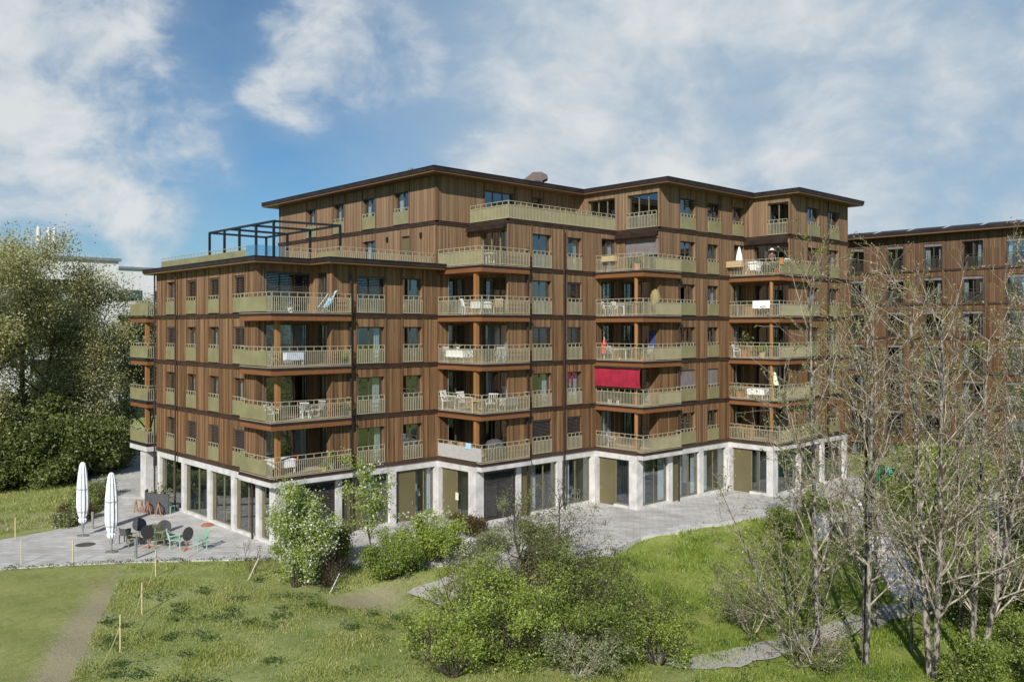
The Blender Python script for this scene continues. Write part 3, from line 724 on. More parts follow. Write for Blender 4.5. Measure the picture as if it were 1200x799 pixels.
# ------------------------------------------------------------------ camera, sun, sky
cam = bpy.data.cameras.new('camera'); co = bpy.data.objects.new('camera', cam); C.objects.link(co); SC.camera = co
F = 1025.11; cam.sensor_width = 36; cam.lens = F/1200*36; cam.shift_y = -(399.5-385.72)/1200; cam.clip_end = 5000; cam.clip_start = .5
co.location = (-22.5265, -42.4196, 11.4915); co.rotation_euler = (math.pi/2, 0, .818-math.pi/2)
WV = Vector((math.cos(.818), math.sin(.818), 0)); RV = Vector((math.sin(.818), -math.cos(.818), 0))
AZ, EL = math.radians(34.6), math.radians(33)
ld = Vector((math.cos(AZ)*math.cos(EL), math.sin(AZ)*math.cos(EL), -math.sin(EL)))
sl = bpy.data.lights.new('sun', 'SUN'); sl.energy = 5.0; sl.angle = math.radians(.53); sl.color = (1., .95, .87)
so = bpy.data.objects.new('sun', sl); C.objects.link(so); so.rotation_euler = ld.to_track_quat('-Z', 'Y').to_euler(); so.location = (-40, -40, 60)
W = bpy.data.worlds.new('World'); SC.world = W; W.use_nodes = True; nt = W.node_tree; nt.nodes.clear()
wo = N(nt, 'ShaderNodeOutputWorld'); bg = N(nt, 'ShaderNodeBackground'); bg.inputs['Strength'].default_value = .082
sky = N(nt, 'ShaderNodeTexSky'); sky.sky_type = 'NISHITA'; sky.sun_disc = False; sky.sun_elevation = EL
sky.sun_rotation = math.atan2(-ld.x, -ld.y); sky.altitude = 400; sky.air_density = 1.0; sky.dust_density = .6; sky.ozone_density = 2.2
tc = N(nt, 'ShaderNodeTexCoord'); dirv = tc.outputs['Generated']
def px_dir(px, py): return (WV+RV*((px-600)/F)+Vector((0, 0, 1))*((385.7-py)/F)).normalized()
def blob(px, py, rpx, soft, amp):
    d = px_dir(px, py); vm = N(nt, 'ShaderNodeVectorMath'); vm.operation = 'DOT_PRODUCT'; L(nt, dirv, vm.inputs[0]); vm.inputs[1].default_value = d
    a = math.atan(rpx/F); n = N(nt, 'ShaderNodeMapRange'); n.interpolation_type = 'SMOOTHSTEP'
    n.inputs[1].default_value = math.cos(a*(1+soft)); n.inputs[2].default_value = math.cos(a*max(.05, 1-soft)); n.inputs[4].default_value = amp
    L(nt, vm.outputs['Value'], n.inputs[0]); return n.outputs[0]
def vmax(l):
    a = l[0]
    for b in l[1:]: a = val(nt, 'MAXIMUM', a, b)
    return a
wv = N(nt, 'ShaderNodeTexNoise'); wv.inputs['Scale'].default_value = 4.; wv.inputs['Detail'].default_value = 4; L(nt, dirv, wv.inputs['Vector'])
wa = N(nt, 'ShaderNodeVectorMath'); wa.operation = 'MULTIPLY_ADD'; L(nt, wv.outputs['Color'], wa.inputs[0]); wa.inputs[1].default_value = (.16, .16, .1); L(nt, dirv, wa.inputs[2]); wd = wa.outputs[0]
nl = noise(nt, mapping(nt, wd, (4.5, 4.5, 7)), 1.0, 12, .6)
nw = noise(nt, mapping(nt, wd, (11, 11, 17)), 1.0, 9, .56)
warp = val(nt, 'ADD', val(nt, 'MULTIPLY', val(nt, 'SUBTRACT', nl, .5), 2.6), val(nt, 'MULTIPLY', val(nt, 'SUBTRACT', nw, .5), 1.7))
bl = vmax([blob(0, 150, 170, .6, .95), blob(120, 180, 100, .7, .85), blob(70, 30, 70, .9, .55), blob(350, 85, 50, .9, .9), blob(400, 60, 55, .9, .9), blob(455, 62, 55, .9, .9), blob(205, 270, 45, .9, .35), blob(560, 110, 60, 1., .4),
           blob(760, 120, 190, .8, .85), blob(900, 180, 190, .8, .85), blob(1160, 110, 80, .8, .95), blob(1160, 240, 60, .8, .8), blob(860, 20, 120, .8, .85), blob(660, 30, 80, .9, .6), blob(680, 190, 80, .9, .5)])
hz = vmax([blob(860, 110, 300, .85, .8), blob(1120, 200, 200, .9, .7), blob(30, 170, 190, .9, .15)])
dens = val(nt, 'ADD', bl, val(nt, 'MULTIPLY', warp, val(nt, 'SUBTRACT', 1., val(nt, 'MULTIPLY', hz, .55))))
mr = N(nt, 'ShaderNodeMapRange'); mr.interpolation_type = 'SMOOTHSTEP'; mr.inputs[1].default_value = .22; mr.inputs[2].default_value = 1.1; L(nt, dens, mr.inputs[0])
thin = N(nt, 'ShaderNodeMapRange'); thin.inputs[1].default_value = -.3; thin.inputs[2].default_value = .9; thin.inputs[4].default_value = .35; L(nt, dens, thin.inputs[0])
cl = val(nt, 'MAXIMUM', mr.outputs[0], thin.outputs[0])
sh = ramp(nt, val(nt, 'ADD', dens, val(nt, 'MULTIPLY', val(nt, 'SUBTRACT', nw, .5), 1.2)), .25, 1.35)
ccol = mixc(nt, sh, (4.6, 5.9, 7.2), (9.0, 9.3, 9.4))
tint = mixc(nt, 1.0, sky.outputs[0], (.56, .9, 1.1), 'MULTIPLY')
tint = mixc(nt, hz, tint, (4.7, 6.2, 7.6))
L(nt, mixc(nt, val(nt, 'MULTIPLY', cl, .93), tint, ccol), bg.inputs['Color'])
L(nt, bg.outputs[0], wo.inputs[0])
SC.view_settings.view_transform = 'Standard'; SC.view_settings.look = 'None'; SC.view_settings.exposure = 0
# ------------------------------------------------------------------ ground
xs = np.concatenate([np.linspace(-900, -60, 12)[:-1], np.arange(-60, 62, .55), np.linspace(64, 1500, 20)])
ys = np.concatenate([np.linspace(-600, -48, 10)[:-1], np.arange(-48, 80, .55), np.linspace(82, 1500, 20)])
v = []; cc = []
line_a, line_b = np.array((-7.2, 1.3)), np.array((-13.6, -11.7)); ldir = (line_b-line_a)/np.linalg.norm(line_b-line_a)
for y in ys:
    for x in xs:
        z = gh(x, y); far = abs(x) > 62 or y > 80
        rn = math.sin(x*1.7+y*.9)*.5+math.sin(x*.63-y*1.31)*.5
        if -40 < x < 60 and -44 < y < 40: z += .05*rn*(1 if y < edge(x)-1.5 else 0)
        v.append((x, y, z))
        rel = np.array((x, y))-line_a; s = ldir[0]*rel[1]-ldir[1]*rel[0]        # >0 one side
        front = y < edge(x)+1.2
        mown = 1. if (s < -.1 and front and x < -5) else 0.
        dirt = math.exp(-((s+.45)/.95)**2)*(1 if front else 0)*min(1, .35+max(0, -rel[1])/11) if x < -5 else 0
        dirt = max(dirt, .8*math.exp(-(((x+.9)/3.0)**2+((y+9.9)/1.9)**2)), .6*math.exp(-(((x+4.6)/2.2)**2+((y+6.2)/1.6)**2)), .5*math.exp(-(((x+5.)/3)**2+((y+11.)/1.2)**2)), .8*math.exp(-(((x+8.5)/2.6)**2+((y-16)/3.2)**2)))
        lush = sm((x-5)/4)*(1 if y < edge(x)+.5 else 0)
        cc.append((mown, min(1, dirt), lush, 1.))
nx = len(xs); f = [(j*nx+i, j*nx+i+1, (j+1)*nx+i+1, (j+1)*nx+i) for j in range(len(ys)-1) for i in range(nx-1)]
me = bpy.data.meshes.new('ground'); me.from_pydata(v, [], f)
at = me.color_attributes.new('zone', 'FLOAT_COLOR', 'POINT'); at.data.foreach_set('color', np.array(cc, dtype=np.float32).ravel())
m, nt, out = newmat('meadow_ground'); b = N(nt, 'ShaderNodeBsdfPrincipled'); b.inputs['Roughness'].default_value = .95; b.inputs['Specular IOR Level'].default_value = .1
p = geo_pos(nt); a = N(nt, 'ShaderNodeAttribute'); a.attribute_name = 'zone'; s = N(nt, 'ShaderNodeSeparateColor'); L(nt, a.outputs['Color'], s.inputs[0])
n1 = noise(nt, p, .5, 5, .6); n2 = noise(nt, p, 3.5, 6, .7); n3 = noise(nt, p, 14, 5, .75)
f1_ = ramp(nt, val(nt, 'ADD', val(nt, 'MULTIPLY', n1, .4), val(nt, 'ADD', val(nt, 'MULTIPLY', n2, .35), val(nt, 'MULTIPLY', n3, .35))), .4, .7)
mead = mixc(nt, f1_, (.13, .19, .035), (.43, .44, .19))
mown = mixc(nt, f1_, (.18, .22, .05), (.36, .36, .14))
lush = mixc(nt, n1, mixc(nt, f1_, (.1, .16, .02), (.3, .36, .08)), mixc(nt, f1_, (.16, .19, .035), (.4, .4, .14)))
dirt = mixc(nt, ramp(nt, n3, .3, .7), (.27, .22, .14), (.46, .4, .28))
wob = val(nt, 'MULTIPLY', val(nt, 'SUBTRACT', val(nt, 'ADD', val(nt, 'MULTIPLY', n2, .5), val(nt, 'MULTIPLY', n3, .5)), .5), 3.2)
def zmask(o): return ramp(nt, val(nt, 'ADD', o, val(nt, 'MULTIPLY', wob, val(nt, 'MULTIPLY', val(nt, 'SUBTRACT', 1.2, o), 1.))), .3, .75)
c = mixc(nt, zmask(s.outputs[0]), mead, mown); c = mixc(nt, zmask(s.outputs[2]), c, lush); c = mixc(nt, val(nt, 'MULTIPLY', zmask(s.outputs[1]), .85), c, dirt)
L(nt, c, b.inputs['Base Color'])
bn = N(nt, 'ShaderNodeBump'); bn.inputs['Strength'].default_value = .7; bn.inputs['Distance'].default_value = .06; L(nt, n3, bn.inputs['Height']); L(nt, bn.outputs[0], b.inputs['Normal'])
L(nt, b.outputs[0], out.inputs[0]); me.materials.append(m)
go = bpy.data.objects.new('ground', me); C.objects.link(go); go['kind'] = 'structure'
# paving
m, nt, out = newmat('stone_paving'); b = N(nt, 'ShaderNodeBsdfPrincipled'); b.inputs['Roughness'].default_value = .85
p = geo_pos(nt); br = N(nt, 'ShaderNodeTexBrick'); br.inputs['Scale'].default_value = 1.; br.inputs['Mortar Size'].default_value = .016; br.inputs['Brick Width'].default_value = .75; br.inputs['Row Height'].default_value = .5
br.inputs['Color1'].default_value = (.5, .488, .465, 1); br.inputs['Color2'].default_value = (.64, .625, .6, 1); br.inputs['Mortar'].default_value = (.36, .345, .32, 1)
mp = N(nt, 'ShaderNodeMapping'); mp.inputs['Rotation'].default_value = (0, 0, .9); L(nt, p, mp.inputs['Vector']); L(nt, mp.outputs[0], br.inputs['Vector'])
st = noise(nt, p, .45, 6, .65); c = mixc(nt, ramp(nt, st, .35, .7), br.outputs[0], mixc(nt, 1., br.outputs[0], (.68, .66, .63), 'MULTIPLY'))
c = mixc(nt, val(nt, 'MULTIPLY', ramp(nt, noise(nt, p, 9, 5, .7), .5, .8), .25), c, (.55, .54, .52))
L(nt, c, b.inputs['Base Color']); bn = N(nt, 'ShaderNodeBump'); bn.inputs['Strength'].default_value = .3; bn.inputs['Distance'].default_value = .01; L(nt, br.outputs['Fac'], bn.inputs['Height']); bn.invert = True; L(nt, bn.outputs[0], b.inputs['Normal'])
L(nt, b.outputs[0], out.inputs[0]); M['pave'] = m
M['asphalt'] = simple('grey_gravel', (.44, .41, .365), .95, 0, .2, 6, .4, 60)
mb = MB()
poly = [(-30, 6.0), (-11.8, 5.0), (-9.8, 4.0), (-6.8, 2.1), (-4.2, .1), (-1.4, -2.3), (.7, -6.0), (3.5, -8.6), (9.2, -12.2), (12.5, -12.6), (15.7, -11.9), (24.9, -13.3), (31.7, -14.3), (44, -16.5), (44, 0), (30, 21), (8, 42), (4, 60), (-1, 60), (1.5, 40), (-1.0, 24), (-3.0, 16.5), (-5.2, 13.4), (-7.6, 12.0), (-10.3, 11.6), (-30, 12.5)]
mb.prism(poly, -.75, 0); t = mb.build('terrace_paving', 'pave'); t['kind'] = 'structure'
mb = MB()
for (x0, y0), (x1, y1) in zip(poly[8:13], poly[9:14]):     # pale kerb along the right-hand terrace edge
    d = Vector((x1-x0, y1-y0, 0)).normalized(); nrm_ = Vector((d.y, -d.x, 0)); a = Vector((x0, y0, 0)); b_ = Vector((x1, y1, 0))
    i = len(mb.v)
    for q in (a, a+nrm_*.16, b_+nrm_*.16, b_):
        mb.v += [(q.x, q.y, -.85), (q.x, q.y, .035)]
    mb.f += [(i+1, i+3, i+5, i+7), (i+2, i+4, i+5, i+3), (i, i+2, i+3, i+1), (i+4, i+6, i+7, i+5), (i+6, i, i+1, i+7)]; mb.m += [0]*5
t = mb.build('kerb', 'conc'); t['kind'] = 'structure'
def ribbon(pts, w, dz, name, mat, step=.5):
    P = []
    for (a, b_) in zip(pts, pts[1:]):
        n = max(1, int(math.hypot(b_[0]-a[0], b_[1]-a[1])/step))
        P += [(a[0]+(b_[0]-a[0])*i/n, a[1]+(b_[1]-a[1])*i/n) for i in range(n)]
    P.append(pts[-1])
    for _ in range(6): P = [P[0]]+[((P[i-1][0]+2*P[i][0]+P[i+1][0])/4, (P[i-1][1]+2*P[i][1]+P[i+1][1])/4) for i in range(1, len(P)-1)]+[P[-1]]
    mb = MB(); rows = []
    for i, (x, y) in enumerate(P):
        q = P[min(i+1, len(P)-1)]; r_ = P[max(i-1, 0)]; d = math.hypot(q[0]-r_[0], q[1]-r_[1]); nx_, ny_ = -(q[1]-r_[1])/d, (q[0]-r_[0])/d
        row = []
        for k in (-1, -.5, 0, .5, 1):
            ww = w/2*(1+.05*math.sin(i*.37+k)); jt = random.uniform(-.16, .16)*abs(k); X, Y = x+nx_*(ww*k+jt), y+ny_*(ww*k+jt); row.append(len(mb.v)); mb.v.append((X, Y, gh(X, Y)+dz))
        rows.append(row)
    for a, b_ in zip(rows, rows[1:]):
        for k in range(4): mb.f.append((a[k], b_[k], b_[k+1], a[k+1])); mb.m.append(0)
    o = mb.build(name, mat); o['kind'] = 'structure'; return o
ribbon([(9.6, -10.5), (7.2, -11.2), (4.6, -11.3), (2.2, -10.9), (1.2, -11.4)], 1.9, .1, 'path', 'asphalt')
ribbon([(6.5, -11.3), (6.0, -14.5), (5.2, -18.5), (6., -21.8), (8.8, -22.9), (12, -23.1), (17.5, -23.7), (23, -24.6), (28, -25.4), (36, -24), (44.5, -20.6), (52, -18.5)], 1.5, .08, 'path', 'asphalt')
ribbon([(0, 34), (-6, 33), (-20, 38), (-60, 52)], 4, .06, 'path', 'asphalt')
# garden steps
st = thing('garden_steps', 'long flight of pale concrete steps running down the lawn behind the bare trees', 'steps', (0, 0, 0))
p0, p1 = Vector((36.4, -14.6, -.05)), Vector((22.6, -23.9, -2.18)); nst = 24; d = (p1-p0); dh = Vector((d.x, d.y, 0)).normalized(); sd = Vector((-dh.y, dh.x, 0)); ln = Vector((d.x, d.y, 0)).length/nst
for i in range(nst):
    a = p0+d*(i/nst); ww = .85; mb = MB(); i0 = 0
    b_ = a+dh*(ln-.02); zt = a.z+.06; zb = a.z-.5
    for z in (zb, zt):
        for q in (a-sd*ww, b_-sd*ww, b_+sd*ww, a+sd*ww): mb.v.append((q.x, q.y, z))
    for q in ((0, 3, 2, 1), (4, 5, 6, 7), (0, 1, 5, 4), (1, 2, 6, 5), (2, 3, 7, 6), (3, 0, 4, 7)): mb.f.append(q); mb.m.append(0)
    mb.build('step', 'conc', st)
# ------------------------------------------------------------------ vegetation
def leaf_mesh(name, cen, size, mat, parent=None, aspect=.55, rs=0, flat=0.):
    r = np.random.default_rng(rs); n = len(cen); cen = np.asarray(cen, dtype=np.float32)
    u = r.normal(size=(n, 3)); u[:, 2] *= (1-flat); u /= np.linalg.norm(u, axis=1)[:, None]
    t = r.normal(size=(n, 3)); w = np.cross(u, t); w /= np.linalg.norm(w, axis=1)[:, None]
    s = (size*r.uniform(.6, 1.35, size=n))[:, None]
    V = np.stack([cen-u*s*.5, cen+w*s*.5*aspect, cen+u*s*.5, cen-w*s*.5*aspect], axis=1).reshape(-1, 3)
    me = bpy.data.meshes.new(name); me.vertices.add(4*n); me.vertices.foreach_set('co', V.astype(np.float32).ravel())
    me.loops.add(4*n); me.loops.foreach_set('vertex_index', np.arange(4*n, dtype=np.int32))
    me.polygons.add(n); me.polygons.foreach_set('loop_start', np.arange(0, 4*n, 4, dtype=np.int32)); me.polygons.foreach_set('loop_total', np.full(n, 4, dtype=np.int32))
    me.materials.append(M[mat]); me.update(calc_edges=True)
    o = bpy.data.objects.new(name, me); C.objects.link(o)
    if parent: o.parent = parent
    return o
def grow(rg, p, d, ln, r, depth, maxd, spec, segs, tips):
    n = max(3, int(ln/spec['seg'][min(depth, len(spec['seg'])-1)])); st = ln/n; rr = r
    for i in range(n):
        wob = spec['wob']*(1 if depth else spec.get('twob', .4))
        d = (d+Vector((rg.gauss(0, wob), rg.gauss(0, wob), rg.gauss(0, wob)+spec['up'][min(depth, len(spec['up'])-1)]))).normalized()
        q = p+d*st; r2 = r*(1-(1-spec['tap'])*(i+1)/n); segs.append((p, q, rr, r2, depth)); 
        f = (i+1)/n
        if depth < maxd and f > spec['start'][min(depth, len(spec['start'])-1)]:
            for _ in range(spec['nb'][depth] if rg.random() < spec['pb'][depth] else 0):
                az = rg.uniform(0, 2*math.pi); an = math.radians(rg.uniform(*spec['ang'][depth]))
                t = d.orthogonal().normalized(); t.rotate(__import__('mathutils').Quaternion(d, az)); nd = d*math.cos(an)+t*math.sin(an)
                ll = ln*spec['len'][depth]*rg.uniform(.6, 1.15)*(1-.55*f if depth == 0 else 1-.35*f)
                grow(rg, q, nd, ll, r2*spec['rad'][depth], depth+1, maxd, spec, segs, tips)
        p = q; rr = r2
        if depth >= maxd-1: tips.append((q, depth))
    tips.append((p, depth))
def skeleton(spec, seed, ht, r, maxd, stems=1, spread=0., lean=(0, 0)):
    rg = random.Random(seed); segs = []; tips = []
    for s_ in range(stems):
        a = 2*math.pi*(s_+rg.random()*.6)/max(1, stems)
        d = Vector((math.cos(a)*spread+lean[0], math.sin(a)*spread+lean[1], 1)).normalized()
        grow(rg, Vector((math.cos(a)*.12*(stems > 1), math.sin(a)*.12*(stems > 1), 0)), d, ht*(rg.uniform(.55, 1.08) if stems > 3 else rg.uniform(.8, 1.) if stems > 1 else 1), r, 0, maxd, spec, segs, tips)
    return segs, tips
def wood_parts(segs, root, bark='bark', twig='twig', rmin=.008, td=0):
    t = MB(); b = MB()
    for p, q, r0, r1, dp in segs:
        mb = t if dp <= td else b
        mb.tube(p, q, max(r0, rmin), max(r1, rmin), 8 if dp == 0 else 5 if dp == 1 else 3, 0, False)
    if t.v: t.build('trunk', bark, root, True)
    if b.v: b.build('branches', twig, root, True)
SP_TREE = dict(seg=(1.2, .8, .6, .5), wob=.13, up=(.02, .06, .05, .02), tap=.25, start=(.22, .2, .15, .1), nb=(2, 2, 2, 1), pb=(.95, .8, .8, .5), ang=((45, 75), (30, 60), (30, 70), (30, 70)), len=(.55, .5, .5, .5), rad=(.5, .55, .55, .5))
def crown(tips, rs, per, sig, squash=1., keep=1., gap=None):
    from mathutils import noise as mn
    r = np.random.default_rng(rs); out = []
    for p, dp in tips:
        if r.random() > keep: continue
        if gap and mn.noise(p*gap[0]+Vector((rs*1.7, rs*.3, 0))) < gap[1]: continue
        k = max(1, int(per*r.uniform(.3, 1.6))); g = r.normal(size=(k, 3))*sig*r.uniform(.6, 1.3); g[:, 2] *= squash
        out.append(g+np.array(p))
    return np.concatenate(out)
# --- big leafy trees on the left
def big_tree(label, loc, ht, seed, mat='lf_spring', rz=0, per=34, sig=.72, size=.18, lean=(0, 0), rad=.28, group='leafy trees beyond the terrace', low=.2):
    root = thing('leafy_tree', label, 'tree', loc, rz, group); sp = dict(SP_TREE); sp['start'] = (low, .2, .15, .1)
    segs, tips = skeleton(sp, seed, ht, rad, 3, lean=lean); wood_parts(segs, root, 'darkbark', 'darkbark', .02)
    leaf_mesh('crown', crown(tips, seed, per, sig, 1, 1, (.42, .02)), size, mat, root, .6, seed); return root
GL = 'leafy trees beyond the terrace'
T1 = big_tree('huge olive-green spring tree filling the left edge, tallest of the leafy trees', (-6.0, 33.5, 0), 15.0, 11, low=.12)
T2 = big_tree('broad olive-green tree in front of the white block, right of the tallest leafy tree', (-1.4, 36.0, 0), 11.2, 12, low=.12)
copy_thing(T1, 'olive-green tree between the tallest leafy tree and the white block, partly hidden', (-3.2, 38.5, 0), 2.1, 1.08, GL)
copy_thing(T2, 'pale tree overlapping the phone mast', (3.0, 43, 0), 1.3, 1.12, GL)
copy_thing(T2, 'leafy tree at the very left edge of the picture', (-11.5, 32.0, 0), 4.0, .9, GL)
T3 = big_tree('cream-flowering tree beside the far corner balconies', (9.0, 47, 0), 10.6, 14, 'lf_grey', per=30, low=.15)
copy_thing(T3, 'loose leafy tree right behind the far corner balconies', (8.6, 40.5, 0), .7, .8, GL)
big_tree('small dark tree peeping over the low timber roof', (19.8, 62, 0), 14.6, 16, 'lf_olive', per=22, sig=.5, low=.55)
# --- shrubs
SP_BUSH = dict(seg=(.3, .25, .2), wob=.23, up=(.05, .03, .02), tap=.3, start=(.2, .12, .1), nb=(2, 1, 1), pb=(.8, .85, .6), ang=((25, 60), (30, 65), (30, 70)), len=(.6, .65, .6), rad=(.55, .55, .5))
def bush(name, label, cat, xy, ht, seed, mat, stems=7, spread=.55, per=16, sig=.16, size=.09, maxd=2, bark='darkbark', r=.035, extra=None, group=None, z=None, keep=1., lean=(0, 0), squash=1., gapt=-.1, sp=None):
    loc = (*xy, (gh(*xy) if z is None else z)-.03); root = thing(name, label, cat, loc, 0, group)
    segs, tips = skeleton(dict(SP_BUSH, **(sp or {})), seed, ht, r, maxd, stems, spread, lean); wood_parts(segs, root, bark, bark, .006)
    leaf_mesh('foliage', crown(tips, seed, per, sig, squash, keep, (1.15, gapt)), size, mat, root, .55, seed)
    if extra: leaf_mesh('blossom', crown(tips, seed+50, extra[1], sig*1.05, 1, extra[2]), extra[3] if len(extra) > 3 else size, extra[0], root, .8, seed+9)
    return root
#@@BUSH
bush('flowering_tree', 'white-blossoming pear tree in front of the near building corner', 'tree', (-2.6, -6.8), 4.5, 31, 'lf_bright', 6, .12, 20, .17, .1, 2, extra=('lf_blossom', 7, .75, .1), gapt=-.25, sp=dict(len=(.36, .6, .6)))
bush('young_tree', 'slender young tree with white flowers staked before the second ground floor bays', 'tree', (1.8, -6.5), 4.3, 32, 'lf_bright', 1, .05, 13, .13, .11, 2, 'darkbark', .045, extra=('lf_blossom', 4, .45, .11))
bush('shrub', 'upright fresh green shrub with white flowers just right of the slender young tree', 'shrub', (4.3, -7.3), 2.5, 33, 'lf_bright', 5, .25, 13, .13, .1, 2, extra=('lf_blossom', 4, .4))
bush('shrub', 'small white-flowered shrub left of the grey gravel path', 'shrub', (5.6, -8.6), 1.5, 34, 'lf_grey', 4, .35, 10, .15, .1, 2, extra=('lf_blossom', 9, .7))
bush('shrub', 'round red-tinged shrub by the second corner pillar', 'shrub', (9.3, -4.9), 1.15, 35, 'lf_red', 9, .9, 26, .16, .09, 2)
bush('young_tree', 'small round grey-green tree on a thin stem before the dark blind of the ground floor', 'tree', (11.6, -6.0), 1.6, 36, 'lf_grey', 3, .3, 14, .14, .09, 2)
bush('shrub', 'dark leafy shrub behind the white-blossoming pear tree', 'shrub', (.6, -4.7), 1.8, 37, 'lf_dark', 7, .45, 24, .2, .12, 2)
bush('shrub', 'reddish twiggy shrub at the foot of the white-blossoming pear tree', 'shrub', (-1.2, -7.4), 1.7, 38, 'lf_red', 12, .6, 2, .15, .07, 2, 'rbark', .02)
bush('shrub', 'low spreading green shrub right of the slender young tree', 'shrub', (2.8, -8.4), 2.0, 39, 'lf_bright', 8, .6, 18, .15, .1, 2)
bush('shrub', 'low green shrub in long grass below the slender young tree', 'shrub', (1.2, -8.6), 1.5, 40, 'lf_mid', 9, .7, 20, .15, .1, 2)
bush('shrub', 'pale shrub between the grey gravel path and the terrace', 'shrub', (7.8, -8.6), 1.3, 41, 'lf_grey', 8, .8, 14, .18, .09, 2)
bush('shrub', 'low loose shrub by the bend of the grey gravel path', 'shrub', (10.6, -9.2), 1.2, 42, 'lf_olive', 8, .9, 16, .2, .09, 2)
# large foreground shrubs

bush('shrub', 'big bright green shrub at the bottom middle edge of the picture', 'shrub', (-1.6, -19.3), 3.1, 51, 'lf_bright', 12, .85, 8, 0.194, .09, 3, gapt=.14)
bush('shrub', 'bright green shrub behind and left of the biggest bright shrub', 'shrub', (-.2, -16.2), 2.8, 52, 'lf_bright', 11, .8, 8, 0.182, .09, 3, gapt=.14)
bush('shrub', 'dense darker green shrub at the bottom edge right of the biggest bright shrub', 'shrub', (2.2, -20.3), 2.8, 53, 'lf_mid', 12, .85, 8, 0.194, .09, 3, gapt=.14)
bush('shrub', 'rounded green shrub between the dark-branched tree and the right lawn', 'shrub', (4.6, -18.6), 3.3, 54, 'lf_mid', 11, .8, 6, 0.182, .09, 3, gapt=.14)
bush('small_tree', 'dark-branched olive tree with open spreading sprays in the middle foreground', 'tree', (4.9, -15.4), 4.9, 55, 'lf_olive', 6, .5, 6, 0.142, .09, 3, 'darkbark', .08, lean=(.12, -.02), gapt=.14)
bush('small_tree', 'open olive-leaved tree with a few bare dark limbs left of the dark-branched olive tree', 'tree', (2.6, -14.6), 3.7, 56, 'lf_olive', 6, .6, 6, 0.142, .09, 3, 'darkbark', .06, gapt=.14)
bush('shrub', 'low bright shrub at the lower right end of the spreading shrubs', 'shrub', (5.2, -21.2), 1.9, 57, 'lf_bright', 11, .8, 6, 0.182, .09, 3, gapt=.14)
bush('shrub', 'loose green shrub at the far right end of the spreading shrubs, by the lawn', 'shrub', (7.2, -19.4), 2.5, 59, 'lf_mid', 11, .85, 4, 0.168, .09, 3, gapt=.14)
bush('shrub', 'small olive shrub right of the dark-branched olive tree', 'shrub', (7.2, -16.2), 2.9, 60, 'lf_olive', 10, .85, 4, 0.168, .09, 3, gapt=.14)
bush('shrub', 'bright shrub between the two biggest bottom shrubs', 'shrub', (.4, -18.2), 3.3, 48, 'lf_bright', 11, .9, 6, 0.182, .09, 3, gapt=.14)
bush('shrub', 'low fresh green shrub at the meadow side of the spreading shrubs', 'shrub', (-2.6, -16.6), 1.5, 49, 'lf_bright', 8, .9, 8, .14, .09, 2, gapt=.14)
bush('shrub', 'mid green shrub below the open olive-leaved tree', 'shrub', (3.2, -17.0), 3.2, 47, 'lf_mid', 11, .9, 6, 0.182, .09, 3, gapt=.14)
bush('shrub', 'pale green shrub at the lower left end of the spreading shrubs', 'shrub', (-3.9, -19.6), 1.8, 58, 'lf_bright', 11, .8, 4, 0.182, .09, 3, gapt=.14)
bush('shrub', 'tall loose green shrub between the gravel path and the slender young tree', 'shrub', (4.4, -8.4), 2.0, 74, 'lf_bright', 8, .5, 12, .15, .1, 2)
bush('shrub', 'loose olive shrub growing over the middle of the gravel path bend', 'shrub', (6.6, -13.0), 1.6, 75, 'lf_olive', 7, .6, 8, .14, .09, 3, gapt=.05)
bush('shrub', 'fresh green shrub at the near edge of the gravel path', 'shrub', (1.6, -13.2), 1.2, 76, 'lf_bright', 8, .7, 10, .14, .09, 2, gapt=.05)
bush('shrub', 'half-bare brown twiggy shrub among the spreading shrubs', 'shrub', (1.4, -16.4), 3.0, 77, 'lf_red', 9, .6, 3, .12, .08, 3, 'rbark', .03, gapt=0)
bush('shrub', 'pale half-leafed shrub in front of the spreading shrubs at the bottom edge', 'shrub', (.6, -21.2), 1.9, 78, 'lf_grey', 9, .8, 4, .12, .08, 3, 'twig', .03, gapt=0)
# right-hand garden
bush('shrub', 'tall yellow-green bush by the second block, beyond the steps', 'shrub', (37.6, -19.4), 4.6, 61, 'lf_bright', 12, .5, 44, .32, .2, 2)
bush('shrub', 'green shrub left of the white garden wall', 'shrub', (24.6, -15.8), 1.5, 62, 'lf_mid', 9, .8, 24, .2, .12, 2)
bush('shrub', 'green shrub above the white garden wall', 'shrub', (29.5, -15.9), 1.6, 63, 'lf_bright', 9, .8, 24, .2, .12, 2)
bush('conifer', 'dark evergreen at the right edge below the second block', 'tree', (39.5, -25.8), 6.5, 64, 'lf_dark', 6, .35, 60, .4, .22, 2)
bush('shrub', 'dark green shrub in the bottom right corner', 'shrub', (15.6, -31.6), 2.9, 65, 'lf_mid', 8, .7, 9, .18, .11, 3)
bush('shrub', 'dark shrub beside the grey path at the right edge', 'shrub', (22.5, -30.2), 3.4, 66, 'lf_dark', 9, .8, 10, .2, .12, 3)
bush('shrub', 'thin-leaved shrub under the bare trees at the bottom edge', 'shrub', (9.8, -25.6), 1.7, 67, 'lf_olive', 8, .8, 3, .15, .09, 3, 'twig')
bush('shrub', 'twiggy olive shrub left of the bare trees', 'shrub', (12.0, -21.2), 2.6, 68, 'lf_olive', 7, .75, 2, .14, .085, 3, 'twig', .025)
bush('shrub', 'dark shrub at the bottom edge between the forked and the leaning bare trees', 'shrub', (12.6, -30.2), 1.7, 72, 'lf_mid', 9, .8, 10, .18, .1, 3)
bush('shrub', 'low dark shrub in the shade right of the lowest garden step', 'shrub', (21.0, -27.6), 2.2, 73, 'lf_dark', 9, .8, 11, .2, .11, 3)
bush('shrub', 'small green shrub at the lower end of the garden steps', 'shrub', (25.6, -25.6), 1.8, 69, 'lf_mid', 9, .8, 18, .2, .11, 2)
